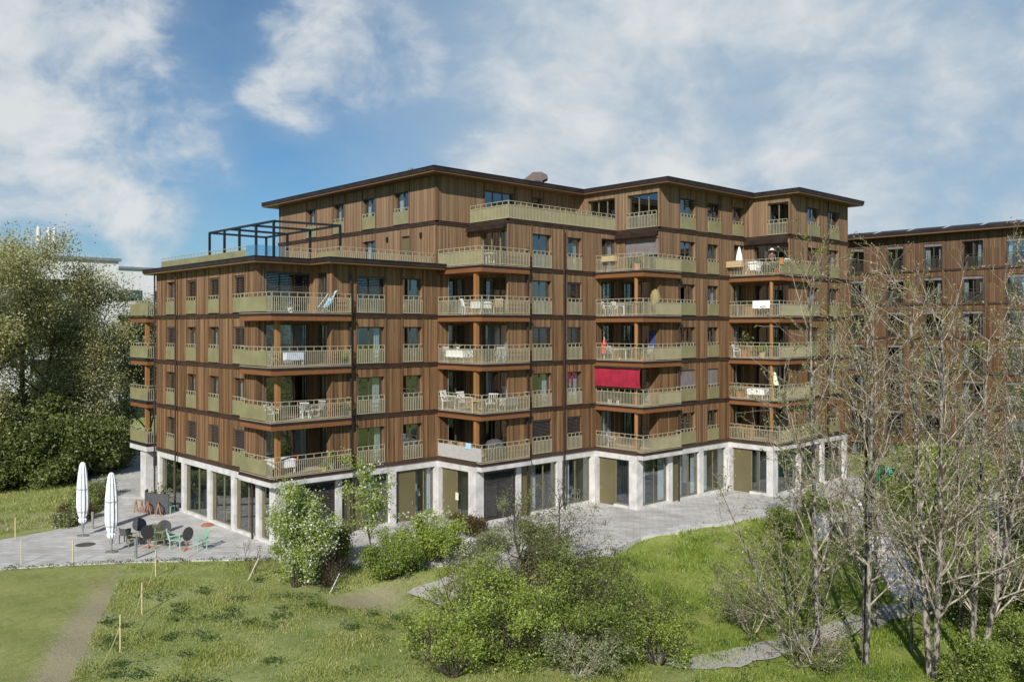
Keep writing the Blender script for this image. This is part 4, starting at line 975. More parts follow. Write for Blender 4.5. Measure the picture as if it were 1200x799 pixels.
bush('shrub', 'broad green shrub on the slope right of the garden steps', 'shrub', (31.5, -20.9), 1.9, 70, 'lf_mid', 10, .9, 26, .25, .14, 2)
# left hedge
GH = 'dark shrubs under the leafy trees'
h0 = bush('shrub', 'dark shrub at the left edge under the tallest leafy tree', 'shrub', (-6.5, 30.0), 4.2, 71, 'lf_dark', 10, .7, 60, .4, .26, 2)
for i, (x, y, s, lb) in enumerate(((-3.2, 29.4, 1.0, 'dark shrub under the trees straight above the left parasol'), (-9.8, 31, 1.1, 'dark shrub farthest left under the trees, at the picture edge'), (-.6, 31.5, .95, 'dark shrub under the trees left of the parked white car'), (-4.9, 33.5, 1.3, 'taller dark shrub deep in the shade under the trees'), (-1.8, 34.5, 1.2, 'dark shrub in the shade behind the front row of shrubs'), (2.6, 33.8, .8, 'low dark shrub in front of the parked white car'))):
    copy_thing(h0, lb, (x, y, -.06), i*1.3, s)
for i, (x, y, hh, mt, lb) in enumerate(((-5.6, 14.2, .9, 'lf_red', 'dark red-leaved plant beside the left parasol'), (-4.6, 16.2, 1.0, 'lf_mid', 'green plant in the bed behind the left parasol'), (-3.6, 18.6, 1.1, 'lf_dark', 'dark bedding shrub halfway along the paved lane'), (-2.4, 20.8, 1.2, 'lf_dark', 'dark bedding shrub nearest the trees along the paved lane'), (-6.6, 12.9, .7, 'lf_olive', 'low olive plant at the front end of the planting bed'))):
    bush('bedding_plant', lb, 'plant', (x, y), hh, 80+i, mt, 8, .9, 18, .18, .11, 2, extra=('lf_blossom', 2, .3) if i in (1, 4) else None)
bs = bush('sapling', 'bare twiggy sapling at the terrace edge near the building corner', 'plant', (-3.1, -3.7), 1.7, 90, 'lf_olive', 4, .35, 1, .1, .05, 2, 'rbark', .02)
# bare spring trees on the right
SP_BARE = dict(seg=(.8, .5, .35, .28), wob=.12, twob=.055, up=(.03, .09, .05, .04), tap=.25, start=(.14, .1, .08, .1), nb=(2, 2, 2, 1), pb=(.84, .48, .32, .2), ang=((25, 65), (25, 55), (25, 60), (30, 60)), len=(.42, .55, .5, .5), rad=(.44, .52, .5, .6))
def bare_tree(label, xy, ht, seed, r=.13, lean=(0, 0), stems=1, spread=0., bud=1, leaf=1, maxd=3, z=None, keep=.13):
    root = thing('bare_tree', label, 'tree', (*xy, (gh(*xy) if z is None else z)-.1))
    segs, tips = skeleton(SP_BARE, seed, ht, r, maxd, stems, spread, lean); wood_parts(segs, root, 'bark', 'twig', .0075, 0)
    tt = [t for t in tips if t[1] >= 2]
    if bud: leaf_mesh('seed_foliage', crown(tt, seed, bud, .05, 1, keep), .1, 'lf_bud', root, .6, seed)
    if leaf: leaf_mesh('young_leaves', crown(tt, seed+5, leaf, .06, 1, .5), .095, 'lf_ygreen', root, .6, seed+1)
    return root
bare_tree('bare pale-barked tree with a fine upright crown, leftmost of the bare trees', (11.6, -24.6), 15.2, 101, .12, (.01, .02), 1, 0, 1, 3)
bare_tree('bare tree with twin dark-patched trunks over the garden steps', (12.3, -26.2), 14.6, 108, .12, (0, 0), 2, .06, 1, 2)
bare_tree('short crooked bare tree between the twin-trunked tree and the forked tree', (15.5, -26.8), 10.5, 103, .08, (.02, -.02), 1, 0, 1, 1)
bare_tree('bare tree with a pale trunk forking high before the second block', (13.2, -28.6), 15.2, 104, .14, (.03, .0), 2, .08, 1, 1)
bare_tree('bare tree leaning right with strong pale limbs at the right edge', (14.6, -29.6), 15.5, 105, .13, (.13, -.1), 2, .1, 2, 1)
bare_tree('tall bare tree at the far right edge with tan seed clusters', (17.2, -31.0), 16.8, 106, .13, (.02, .0), 1, 0, 3, 2, keep=.4)
bare_tree('slim straight bare tree standing nearest the lower end of the garden steps', (17.0, -24.6), 14.2, 110, .1, (.0, .0), 1, 0, 1, 3)
bare_tree('slim bare tree behind the forked tree, lightly leafed in yellow green', (19.5, -27.4), 14.6, 111, .1, (.0, .0), 1, 0, 1, 4)
bare_tree('many-stemmed bare shrub tree left of the bare trees, above the lawn', (12.4, -23.2), 8.6, 107, .045, (-.08, .1), 4, .4, 1, 2)
bare_tree('low twiggy bare tree reaching left over the lawn from the bottom edge', (9.6, -25.0), 6.0, 112, .05, (-.12, .12), 3, .45, 1, 1)
# grass
r = np.random.default_rng(5)
def blades(name, n, region, hmin, hmax, w, mat, seed, keep=None):
    r = np.random.default_rng(seed); pts = []
    x0, x1, y0, y1 = region
    while len(pts) < n:
        k = 20000; X = r.uniform(x0, x1, k); Y = r.uniform(y0, y1, k)
        pn = .5+.25*np.sin(X*1.1+2*np.sin(Y*.7))+.25*np.sin(Y*1.7+1.5*np.sin(X*.9))
        for x, y, q, s in zip(X, Y, pn, r.random(k)):
            if s < .25+.75*q and keep(x, y): pts.append((x, y, gh(x, y), q))
    P = np.array(pts[:n]); hgt = r.uniform(hmin, hmax, n)*(.55+.7*P[:, 3]); a = r.uniform(0, 2*np.pi, n); ww = w*r.uniform(.6, 1.4, n)
    ln = r.normal(size=(n, 2))*hgt[:, None]*.45
    b0 = P[:, :3]+np.stack([np.cos(a)*ww, np.sin(a)*ww, 0*a-.03], 1); b1 = P[:, :3]-np.stack([np.cos(a)*ww, np.sin(a)*ww, 0*a+.03], 1)
    tp = P[:, :3]+np.stack([ln[:, 0], ln[:, 1], hgt], 1)
    V = np.stack([b0, b1, tp], 1).reshape(-1, 3)
    me = bpy.data.meshes.new(name); me.vertices.add(3*n); me.vertices.foreach_set('co', V.astype(np.float32).ravel()); me.loops.add(3*n); me.loops.foreach_set('vertex_index', np.arange(3*n, dtype=np.int32))
    me.polygons.add(n); me.polygons.foreach_set('loop_start', np.arange(0, 3*n, 3, dtype=np.int32)); me.polygons.foreach_set('loop_total', np.full(n, 3, dtype=np.int32)); me.materials.append(M[mat]); me.update(calc_edges=True)
    o = bpy.data.objects.new(name, me); C.objects.link(o); o['kind'] = 'stuff'; return o
def mown_side(x, y): return ldir[0]*(y-line_a[1])-ldir[1]*(x-line_a[0]) < .0 and x < -5
def dry(x, y): return math.exp(-(((x+.6)/2.6)**2+((y+9.6)/1.5)**2))
o = blades('meadow_grass', 110000, (-14, 8, -26, 2), .04, .14, .02, 'grass', 1, lambda x, y: y < edge(x)-.05 and not mown_side(x, y) and dry(x, y) < .55)
tag(o, 'rough meadow grass sloping below the terrace', 'grass'); 
o = blades('lawn_grass', 100000, (5, 40, -34, -11), .08, .26, .024, 'grassl', 2, lambda x, y: y < edge(x)-.2 and x > 5)
tag(o, 'lush green lawn grass right of the shrubs', 'grass')
o = blades('verge_grass', 30000, (-30, 0, 13, 33), .08, .25, .03, 'grass', 3, lambda x, y: x < np.interp(y, [12, 13.4, 16.5, 24, 40], [-9, -5.4, -3.2, -1.2, 1.2])-.2)
tag(o, 'grass verge behind the parasols', 'grass')
M['lf_tuft'] = leafmat('tuft_leaf', [(.03, .06, .012), (.075, .13, .025), (.16, .22, .05)], .35, .6)
r = np.random.default_rng(8); cen = []
for i in range(110):
    x, y = r.uniform(-13, 1), r.uniform(-20, -4)
    if y > edge(x)-1 or mown_side(x, y) or dry(x, y) > .4: continue
    k = int(r.uniform(40, 150)); g = r.normal(size=(k, 3))*np.array([.24, .24, .07])*r.uniform(.6, 1.3); g[:, 2] = np.abs(g[:, 2])+.04; cen.append(g+np.array((x, y, gh(x, y))))
for (xa, ya), (xb, yb) in zip(poly[1:9], poly[2:10]):      # tufts creeping over the paving edge
    n = int(math.hypot(xb-xa, yb-ya)/.16)
    for i in range(n):
        f = i/n; x = xa+(xb-xa)*f+r.normal()*.12; y = ya+(yb-ya)*f-.05+r.normal()*.12
        if r.random() < .75:
            k = int(r.uniform(4, 26)); g = r.normal(size=(k, 3))*np.array([.13, .13, .05]); g[:, 2] = np.abs(g[:, 2])+.02; cen.append(g+np.array((x, y, 0)))
for i in range(170):                                          # weeds over the right slope and along the lower path
    x, y = r.uniform(4, 30), r.uniform(-28, -13)
    if y > edge(x)-.8: continue
    k = int(r.uniform(15, 90)); g = r.normal(size=(k, 3))*np.array([.25, .25, .09])*r.uniform(.6, 1.4); g[:, 2] = np.abs(g[:, 2])+.05; cen.append(g+np.array((x, y, gh(x, y))))
o = leaf_mesh('ground_cover', np.concatenate(cen), .085, 'lf_tuft', None, .6, 4); o['kind'] = 'stuff'; tag(o, 'dark green tufts of ground cover in the meadow', 'ground cover')
# ------------------------------------------------------------------ terrace and garden things
def parasol(label, xy):
    t = thing('closed_parasol', label, 'parasol', (*xy, 0))
    mb = MB(); mb.lathe([(.3, 0), (.3, .06), (.06, .09)], n=14); mb.build('base', 'galv', t)
    mb = MB(); mb.tube((0, 0, .05), (0, 0, 4.1), .045, .045, 10); mb.tube((0, 0, .45), (0, 0, .75), .085, .085, 10); mb.build('pole', 'galv', t)
    mb = MB(); mb.lathe([(.1, .72), (.17, .8), (.2, .95), (.14, 1.02), (.2, 1.15), (.27, 1.6), (.275, 2.2), (.25, 2.9), (.2, 3.5), (.15, 3.9), (.11, 4.05), (.04, 4.12)], n=20, fold=.16); mb.build('canopy', 'parasol', t)
    for z_, r_ in ((1.35, .262), (2.6, .285)):
        mb = MB(); mb.lathe([(r_, z_), (r_+.012, z_+.03), (r_, z_+.06)], n=20, fold=.1); mb.build('strap', 'greyfab', t)
    return t
parasol('closed white parasol on the terrace, left of the pair', (-6.7, 9.38)); parasol('closed white parasol nearer the meadow, right of the pair', (-6.77, 4.6))
def bollard(label, xy):
    t = thing('bollard_light', label, 'bollard', (*xy, 0)); mb = MB(); mb.tube((0, 0, 0), (0, 0, .85), .075, .075, 12); mb.build('post', 'galv', t); mb = MB(); mb.tube((0, 0, .852), (0, 0, .98), .08, .08, 12); mb.build('lamp_head', 'galv', t)
bollard('short grey bollard light at the terrace front edge beside the tilted tables', (-6.3, 2.5)); bollard('grey bollard light behind the left parasol', (-5.7, 10.9))
mb = MB(); mb.lathe([(.5, -.02), (.5, .008), (.44, .012)], n=24); tag(mb.build('manhole_cover', 'cover', None, loc=(-7.22, 7.23, 0)), 'round dark manhole cover in the paving between the parasols', 'manhole cover')
hs = MB()
for k in range(4):
    R_ = .36-.07*k
    for i in range(20):
        a, b_ = 2*math.pi*i/20, 2*math.pi*(i+1)/20; hs.tube((R_*math.cos(a), R_*.8*math.sin(a), .04+.05*(k % 3)), (R_*math.cos(b_), R_*.8*math.sin(b_), .04+.05*(k % 3)), .024, .024, 6, 0, False)
tag(hs.build('garden_hose', 'orangep', None, loc=(-.55, 7.1, 0)), 'coiled orange hose on the paving by the ground floor windows', 'hose')
# fence stakes and string
GS = 'stakes carrying the barrier string'
stk = [((-6.72, -1.19), 'yellow stake at the terrace edge by the tilted tables', 1.2), ((-9.21, -6.25), 'middle yellow stake of the string line in the meadow', 1.25), ((-11.33, -9.93), 'yellow stake of the string line nearest the bottom edge', 1.3), ((-8.93, 3.54), 'yellow stake on the terrace edge below the right parasol', 1.25), ((-10.77, 5.27), 'yellow stake on the terrace edge towards the left picture edge', 1.25), ((-9.58, 11.31), 'yellow stake behind the terrace at the left picture edge', 1.2)]
for (x, y), lb, hh in stk:
    mb = MB(); mb.box(-.022, .022, -.022, .022, -.2, hh); mb.box(-.014, .014, -.014, .014, hh, hh+.03); tag(mb.build('wooden_stake', 'stake', None, loc=(x, y, gh(x, y)), rz=.5), lb, 'stake', GS)
cv = MB(); pts = [((-3.9, 1.2), .15), ((-6.72, -1.19), .95), ((-9.21, -6.25), .9), ((-11.33, -9.93), .9), ((-13.6, -13.0), .5)]
for (a, za), (b_, zb) in zip(pts, pts[1:]):
    for i in range(10):
        f0, f1q = i/10, (i+1)/10
        def P_(f): return (a[0]+(b_[0]-a[0])*f, a[1]+(b_[1]-a[1])*f, za+(zb-za)*f-.55*4*f*(1-f)*.9)
        cv.tube(P_(f0), P_(f1q), .014, .014, 4, 0, False)
tag(cv.build('barrier_string', 'stake'), 'thin yellow string sagging between the meadow stakes', 'string')
for lb, (x, y), d in (('thin pale pole leaning by the bare sapling', (-3.9, -4.7), (.5, -.1, .95)), ('thin pale pole leaning in front of the pear tree', (-1.7, -8.2), (.45, -.1, .8))):
    mb = MB(); mb.tube((0, 0, -.05), (d[0]*1.0, d[1], d[2]), .025, .022, 8); mb.tube((d[0], d[1], d[2]), (d[0]*1.04, d[1]*1.04, d[2]*1.04), .03, .03, 8); tag(mb.build('leaning_pole', 'conc', None, loc=(x, y, gh(x, y))), lb, 'pole')
# furniture kit
def chair(label, loc, rz=0, mat='mint', arm=True, s=1., shell=False):
    t = thing('chair', label, 'chair', loc, rz); t.scale = (s,)*3
    mb = MB(); mb.box(-.25, .25, -.25, .25, .42, .46); mb.build('seat', mat, t)
    mb = MB()
    if shell:
        for i in range(6):
            a0, a1 = math.pi*(i/6)-.0, math.pi*((i+1)/6); 
            mb.quad((.3*math.cos(a0), .27*math.sin(a0), .44), (.3*math.cos(a1), .27*math.sin(a1), .44), (.34*math.cos(a1), .3*math.sin(a1), .82), (.34*math.cos(a0), .3*math.sin(a0), .82))
    else:
        for i in range(5):
            u = -.24+.1*i; mb.bar((u+.04, .24, .46), (u+.04, .36, .92), .075, .02)
        mb.bar((-.26, .35, .9), (.26, .35, .9), .03, .06)
    mb.build('backrest', mat, t)
    for x in (-.22, .22):
        for y in (-.22, .22):
            mb = MB(); mb.bar((x, y, 0), (x, y, .42), .04); mb.build('leg', mat, t)
        if arm and not shell:
            mb = MB(); mb.box(x*1.25-.035, x*1.25+.035, -.24, .28, .64, .67); mb.bar((x*1.25, -.2, .44), (x*1.25, -.2, .64), .035); mb.build('armrest', mat, t)
    return t
def tilt_table(label, loc, rz, mat):
    t = thing('tilted_table', label, 'table', loc, rz)
    mb = MB(); n = 20; i0 = len(mb.v)
    for y in (-.015, .015):
        for k in range(n): mb.v.append((.36*math.cos(2*math.pi*k/n), y-.12, .85+.36*math.sin(2*math.pi*k/n)))
    mb.f.append(tuple(range(n))); mb.f.append(tuple(range(2*n-1, n-1, -1))); mb.m += [0, 0]
    for k in range(n): mb.f.append((k, k+n, (k+1) % n+n, (k+1) % n)); mb.m.append(0)
    mb.build('tabletop', mat, t)
    mb = MB(); mb.bar((0, 0, .05), (0, -.08, .8), .05); mb.build('stem', 'owood', t)
    for a in (.4, 1.97, 3.54, 5.11):
        mb = MB(); mb.bar((0, 0, .12), (.33*math.cos(a), .33*math.sin(a), 0), .05); mb.build('foot', 'owood', t)
    return t
tilt_table('black round table tipped upright among the olive chairs', (-5.0, 4.3, 0), -.8, 'black'); tilt_table('grey round table tipped upright behind the black one', (-4.7, 6.4, 0), -.35, 'grey')
tilt_table('grey round table tipped upright at the right end of the olive chairs', (-3.9, 5.0, 0), -.3, 'grey'); tilt_table('grey round table seen edge-on between the two mint armchairs', (-3.75, 2.45, 0), .35, 'grey')
chair('dark shell chair standing apart left of the tilted tables', (-5.5, 6.2, 0), 2.2, 'grey', False, 1, True)
chair('olive chair beside the black tilted table', (-5.45, 5.1, 0), 1., 'olivep'); chair('olive chair between the two rear tilted tables', (-4.5, 5.35, 0), -1.2, 'olivep'); chair('olive chair pushed against the black tilted table on its right', (-4.55, 3.85, 0), 2.6, 'olivep'); chair('olive chair close to the right-hand rear tilted table', (-4.15, 4.5, 0), .5, 'olivep')
chair('dark shell chair tucked behind the olive chairs', (-4.1, 5.7, 0), -.6, 'grey', False, 1, True)
chair('mint armchair left of the edge-on table', (-4.05, 3.2, 0), 1.2, 'mint', s=1.1); chair('mint armchair right of the edge-on table', (-3.2, 2.0, 0), -1.6, 'mint', s=1.1)
chair('mint chair by the window beside the curved grey counter', (-.75, 12.2, 0), .6, 'mint', False); chair('mint chair half hidden behind the potted plant at the counter', (-.62, 12.95, 0), 1.4, 'mint', False)
ct = thing('curved_counter', 'curved dark grey bar counter standing before the ground floor windows', 'counter', (-.6, 13.3, 0))
mb = MB(); rad_ = 1.5
pts = [(-rad_*math.cos(a)*.75, rad_*math.sin(a)) for a in np.linspace(-1.25, .95, 13)]
for (a, b_), (c_, d_) in zip(pts, pts[1:]):
    mb.quad((a, b_, 0), (c_, d_, 0), (c_, d_, 1.25), (a, b_, 1.25)); mb.quad((a+.08, b_, 1.25), (c_+.08, d_, 1.25), (c_+.08, d_, 0), (a+.08, b_, 0)); mb.quad((a, b_, 1.25), (c_, d_, 1.25), (c_+.08, d_, 1.25), (a+.08, b_, 1.25))
mb.build('front', 'grey', ct)
mb = MB()
for (a, b_), (c_, d_) in zip(pts, pts[1:]): mb.quad((a+.08, b_, 1.02), (c_+.08, d_, 1.02), (c_+.42, d_*.86, 1.02), (a+.42, b_*.86, 1.02))
mb.build('counter_top', 'black', ct)
def trestle(label, loc, rz):
    t = thing('folded_trestle', label, 'trestle', loc, rz); mb = MB(); mb.bar((-.3, 0, .78), (.3, 0, .78), .06, .05); mb.build('rail', 'owood', t)
    for x in (-.27, .27):
        for y in (-.16, .16):
            mb = MB(); mb.bar((x, y, 0), (x, 0, .77), .045); mb.build('leg', 'owood', t)
    mb = MB(); mb.bar((-.27, -.1, .25), (.27, -.1, .25), .035); mb.bar((-.27, .1, .25), (.27, .1, .25), .035); mb.build('stretcher', 'owood', t)
trestle('orange wooden trestle at the near end of the curved counter', (-1.55, 11.9, 0), 1.2); trestle('orange wooden trestle in the middle before the curved counter', (-1.95, 12.6, 0), 1.4); trestle('orange wooden trestle farthest left before the curved counter', (-2.1, 13.6, 0), 1.9)
def pot(label, loc, mat='terra', lf='lf_mid', s=1., h=.5, plant=True, seed=1, blossom=None):
    t = thing('potted_plant', label, 'plant', loc); t.scale = (s,)*3
    mb = MB(); mb.lathe([(.13, 0), (.19, .3), (.21, .3), (.21, .34), (.17, .34), (.16, .3)], n=12); mb.build('pot', mat, t)
    r = np.random.default_rng(seed); k = 160; g = r.normal(size=(k, 3))*np.array([.17, .17, h*.4]); g[:, 2] = np.abs(g[:, 2])+.36
    sb = MB()
    for i in range(7):
        e = g[i*9]; sb.tube((0, 0, .3), tuple(e), .01, .006, 4)
    sb.build('stems', 'darkbark', t); leaf_mesh('foliage', g, .11, lf, t, .5, seed)
    if blossom: leaf_mesh('flowers', g[:40]*1.05, .08, blossom, t, .9, seed+1)
    return t
pot('bushy potted plant with dry tips standing at the curved counter', (-.75, 13.4, .2), 'grey', 'lf_olive', 1.7, .55, seed=5)
# garden wall, bins, teal chairs, car
t = thing('garden_wall', 'low white concrete garden wall with a dark sheet for its shaded opening beside the steps', 'wall', (27.4, -17.4, -.95), -.42)
mb = MB(); mb.box(-1.5, -.55, -.16, .16, -.4, 1.5); mb.box(-.549, 1.6, -.15, .17, .95, 1.5); mb.box(1.0, 1.6, -.14, .16, -.4, .949); mb.build('concrete_body', 'conc', t); mb = MB(); mb.box(-.548, .998, -.05, .05, -.4, .948); mb.build('opening_shade', 'grey', t)  # dark grey sheet fills the opening, standing in for its shaded recess
mb = MB(); mb.lathe([(.42, 0), (.5, 1.5), (.55, 1.5), (.55, 1.62), (.3, 1.75)], n=10); t = thing('waste_bin', 'dark green lidded bin at the end of the terrace', 'bin', (39.6, -14.6, 0)); mb.build('body', 'green', t)
mb = MB(); mb.box(-.4, .4, -.45, -.35, 1.1, 1.3); mb.build('handle', 'green', t)
def puff(label, loc):
    t = thing('garden_chair', label, 'chair', loc); mb = MB(); mb.lathe([(.5, .35), (.62, .45), (.5, .5)], n=12); mb.build('seat', 'teal', t); mb = MB()
    for i in range(7):
        a0, a1 = math.pi*(.0+i/7), math.pi*((i+1)/7); mb.quad((.6*math.cos(a0), .6*math.sin(a0), .45), (.6*math.cos(a1), .6*math.sin(a1), .45), (.75*math.cos(a1), .75*math.sin(a1), 1.25), (.75*math.cos(a0), .75*math.sin(a0), 1.25))
    mb.build('backrest', 'teal', t)
    for a in (.6, 2.5, 3.8, 5.6):
        mb = MB(); mb.tube((.4*math.cos(a), .4*math.sin(a), 0), (.35*math.cos(a), .35*math.sin(a), .36), .03, .03, 6); mb.build('leg', 'black', t)
puff('teal garden chair at the terrace end, left of two', (42.0, -14.6, 0)); puff('teal garden chair at the terrace end, right of two', (42.6, -15.9, 0))
def car(label, loc, rz):
    t = thing('parked_car', label, 'car', loc, rz); mb = MB()
    pr = [(-2.1, .3), (2.1, .3), (2.15, .65), (2.0, .85), (1.1, .95), (.5, 1.42), (-1.3, 1.45), (-1.95, 1.0), (-2.15, .9), (-2.15, .5)]
    n = len(pr); mb.v = [(x, -.85, z) for x, z in pr]+[(x, .85, z) for x, z in pr]; mb.f = [tuple(range(n)), tuple(range(2*n-1, n-1, -1))]+[(k, k+n, (k+1) % n+n, (k+1) % n) for k in range(n)]; mb.m = [0]*len(mb.f); mb.build('body', 'carw', t)
    for y in (-.86, .86):
        mb = MB(); mb.v = [(.95, y, .97), (.45, y, 1.36), (-1.2, y, 1.39), (-1.7, y, 1.0)]; mb.f = [(0, 1, 2, 3)]; mb.m = [0]; mb.build('side_window', 'black', t)
    mb = MB(); mb.v = [(1.09, -.75, .97), (1.09, .75, .97), (.55, .7, 1.4), (.55, -.7, 1.4)]; mb.v = [(x+.02, y, z+.02) for x, y, z in mb.v]; mb.f = [(0, 1, 2, 3)]; mb.m = [0]; mb.build('windscreen', 'black', t)
    for x in (-1.35, 1.35):
        for y in (-.88, .68):
            mb = MB(); mb.tube((x, y, .32), (x, y+.2, .32), .32, .32, 16); w_ = mb.build('wheel', 'black', t); mb = MB(); mb.tube((x, y-.01, .32), (x, y+.21, .32), .18, .18, 12); mb.build('rim', 'galv', w_)
    for y in (-.6, .6):
        mb = MB(); mb.box(2.1, 2.17, y-.18, y+.18, .62, .76); mb.build('headlight', 'glassg', t)
car('white car parked in the shade behind the dark shrubs', (8.2, 46, 0), .3)
t = thing('wheelie_bin', 'dark blue bin in the shade behind the parked car lane', 'bin', (9.6, 42.5, 0)); mb = MB(); mb.box(-.4, .4, -.4, .4, .1, 1.2); mb.build('body', 'blue', t); mb = MB(); mb.box(-.44, .44, -.46, .44, 1.2, 1.28); mb.build('lid', 'blue', t)
# pergola on the low roof
t = thing('pergola', 'black steel pergola frame standing on the low roof terrace', 'pergola', (0, 0, 15.42))
pz = 2.05; px0, px1, py0, py1 = 1.15, 5.0, 2.3, 10.6; pys = [py0, 4.4, 6.5, 8.5, py1]
def post_(x, y): mb = MB(); mb.box(x-.06, x+.06, y-.06, y+.06, 0, pz); mb.build('post', 'steel', t)
for y in pys: post_(px0, y)
for y in (py0-.0, 5.0, 7.8, py1): post_(px1, y if y > py0 else 1.6)
def bm_(a, b_): mb = MB(); mb.bar(a, b_, .1, .12); mb.build('beam', 'steel', t)
bm_((px0, py0-.1, pz+.05), (px0, py1+.06, pz+.05)); bm_((px1, 1.54, pz+.052), (px1, py1+.06, pz+.052))
for y0, y1 in ((py0, 1.6), (5.1, 4.8), (7.8, 7.8), (py1, py1)): bm_((px0+.052, y0, pz+.048), (px1-.052, y1, pz+.048))
# ------------------------------------------------------------------ balcony things
FLN = {1: 'lowest', 2: 'second', 3: 'third', 4: 'fourth', 5: 'fifth'}
CN = ('near-corner', 'second', 'third', 'rightmost')
def where(t_, k): return f'{FLN[k]} {CN[t_]}-column balcony'
def bp(t_, k, dx, dy): return (XX[t_]+dx, YY[t_]+dy, Z(k)-.01)
def table(label, loc, rz=0, w=1.2, d=.75, mat='white', cloth=False, round_=False):
    t = thing('table', label, 'table', loc, rz); mb = MB()
    if round_: mb.lathe([(w/2, .7), (w/2, .735)], n=20)
    else: mb.box(-w/2, w/2, -d/2, d/2, .7, .735)
    mb.build('tabletop', mat, t)
    if cloth:
        mb = MB(); n = 28; i0 = len(mb.v); P_ = []
        for k in range(n):
            a = 2*math.pi*k/n; c_, s_ = math.cos(a), math.sin(a); q = max(abs(c_), abs(s_)); P_.append((c_/q*(w/2+.02), s_/q*(d/2+.02)))
        mb.v += [(x, y, .745) for x, y in P_]+[(x*1.04, y*1.05, .32+.03*(k % 2)) for k, (x, y) in enumerate(P_)]; mb.f.append(tuple(range(n))); mb.m.append(0)
        for k in range(n): mb.f.append((k, k+n, (k+1) % n+n, (k+1) % n)); mb.m.append(0)
        mb.build('tablecloth', cloth, t)
    for x in (-w/2+.08, w/2-.08):
        for y in ((-d/2+.08, d/2-.08) if not round_ else (-w/2+.3, w/2-.3)):
            mb = MB(); mb.bar((x*(.6 if round_ else 1), y, 0), (x*(.6 if round_ else 1), y, .7), .045); mb.build('leg', mat, t)
    return t
def deckchair(label, loc, rz, mat='lblue'):
    t = thing('deck_chair', label, 'deck chair', loc, rz); mb = MB()
    pts = [(-.1, .3), (.45, .32), (.75, .62), (1.05, 1.25)]
    for (a, za), (b_, zb) in zip(pts, pts[1:]): mb.quad((a, -.27, za), (b_, -.27, zb), (b_, .27, zb), (a, .27, za))
    mb.build('sling', mat, t)
    for y in (-.29, .29):
        mb = MB(); mb.bar((-.1, y, .0), (1.08, y, 1.28), .035); mb.bar((.75, y, 0), (.0, y, .34), .035); mb.build('frame_side', 'white', t)
    return t
def crate(label, loc, rz=0, w=.9, d=.3, h=.3, mat='lwood'):
    t = thing('planter_box', label, 'planter', loc, rz); mb = MB()
    for i in range(3):
        z = i*h/3; mb.box(-w/2, w/2, -d/2, -d/2+.02, z, z+h/3-.015); mb.box(-w/2, w/2, d/2-.02, d/2, z, z+h/3-.015); mb.box(-w/2, -w/2+.02, -d/2+.021, d/2-.021, z, z+h/3-.015); mb.box(w/2-.02, w/2, -d/2+.021, d/2-.021, z, z+h/3-.015)
    mb.build('box', mat, t); r = np.random.default_rng(int(loc[0]*10)); g = r.normal(size=(90, 3))*np.array([w*.24, d*.2, .07]); g[:, 2] = np.abs(g[:, 2])+h-.05; leaf_mesh('foliage', g, .09, 'lf_olive', t, .5, 3)
    return t
def rack(label, loc, rz=0, cloth='cloth'):
    t = thing('drying_rack', label, 'drying rack', loc, rz); mb = MB()
    for y in (-.5, .5): mb.bar((-.35, y, 0), (.35, y, .95), .03); mb.bar((.35, y, 0), (-.35, y, .95), .03)
    for x in (-.35, -.1, .15, .35): mb.bar((x, -.5, .95), (x, .5, .95), .02)
    mb.build('frame', 'white', t); mb = MB()
    for x, y0, y1, zz in ((-.36, -.45, .1, .35), (.36, -.3, .45, .3), (-.1, -.1, .42, .5)):
        n = 6
        for i in range(n):
            a, b_ = y0+(y1-y0)*i/n, y0+(y1-y0)*(i+1)/n; mb.quad((x+.02*(i % 2), a, .97), (x+.02*((i+1) % 2), b_, .97), (x+.03*((i+1) % 2), b_, zz), (x+.03*(i % 2), a, zz))
    mb.build('laundry', cloth, t); return t
def cloth_on_rail(name, label, t_, k, side, s0, s1, mat, drop=.7, out=True):
    z = Z(k)+1.09; mb = MB(); n = 8
    for i in range(n):
        a, b_ = s0+(s1-s0)*i/n, s0+(s1-s0)*(i+1)/n; w0, w1 = .02*(i % 2), .02*((i+1) % 2)
        if side == 'A':
            x = XX[t_]+.06-(.5 if t_ == 0 else 0); mb.quad((x-.05-w0, YY[t_]+a, z), (x-.05-w1, YY[t_]+b_, z), (x-.06-w1*1.5, YY[t_]+b_, z-drop), (x-.06-w0*1.5, YY[t_]+a, z-drop)); mb.quad((x-.05-w0, YY[t_]+a, z), (x+.06, YY[t_]+a, z-.3), (x+.06, YY[t_]+b_, z-.3), (x-.05-w1, YY[t_]+b_, z))
        else:
            y = YY[t_]-.44; mb.quad((XX[t_]+a, y-.05-w0, z), (XX[t_]+b_, y-.05-w1, z), (XX[t_]+b_, y-.06-w1*1.5, z-drop), (XX[t_]+a, y-.06-w0*1.5, z-drop)); mb.quad((XX[t_]+a, y-.05-w0, z), (XX[t_]+a, y+.06, z-.3), (XX[t_]+b_, y+.06, z-.3), (XX[t_]+b_, y-.05-w1, z))
    return tag(mb.build(name, mat), label, 'cloth')
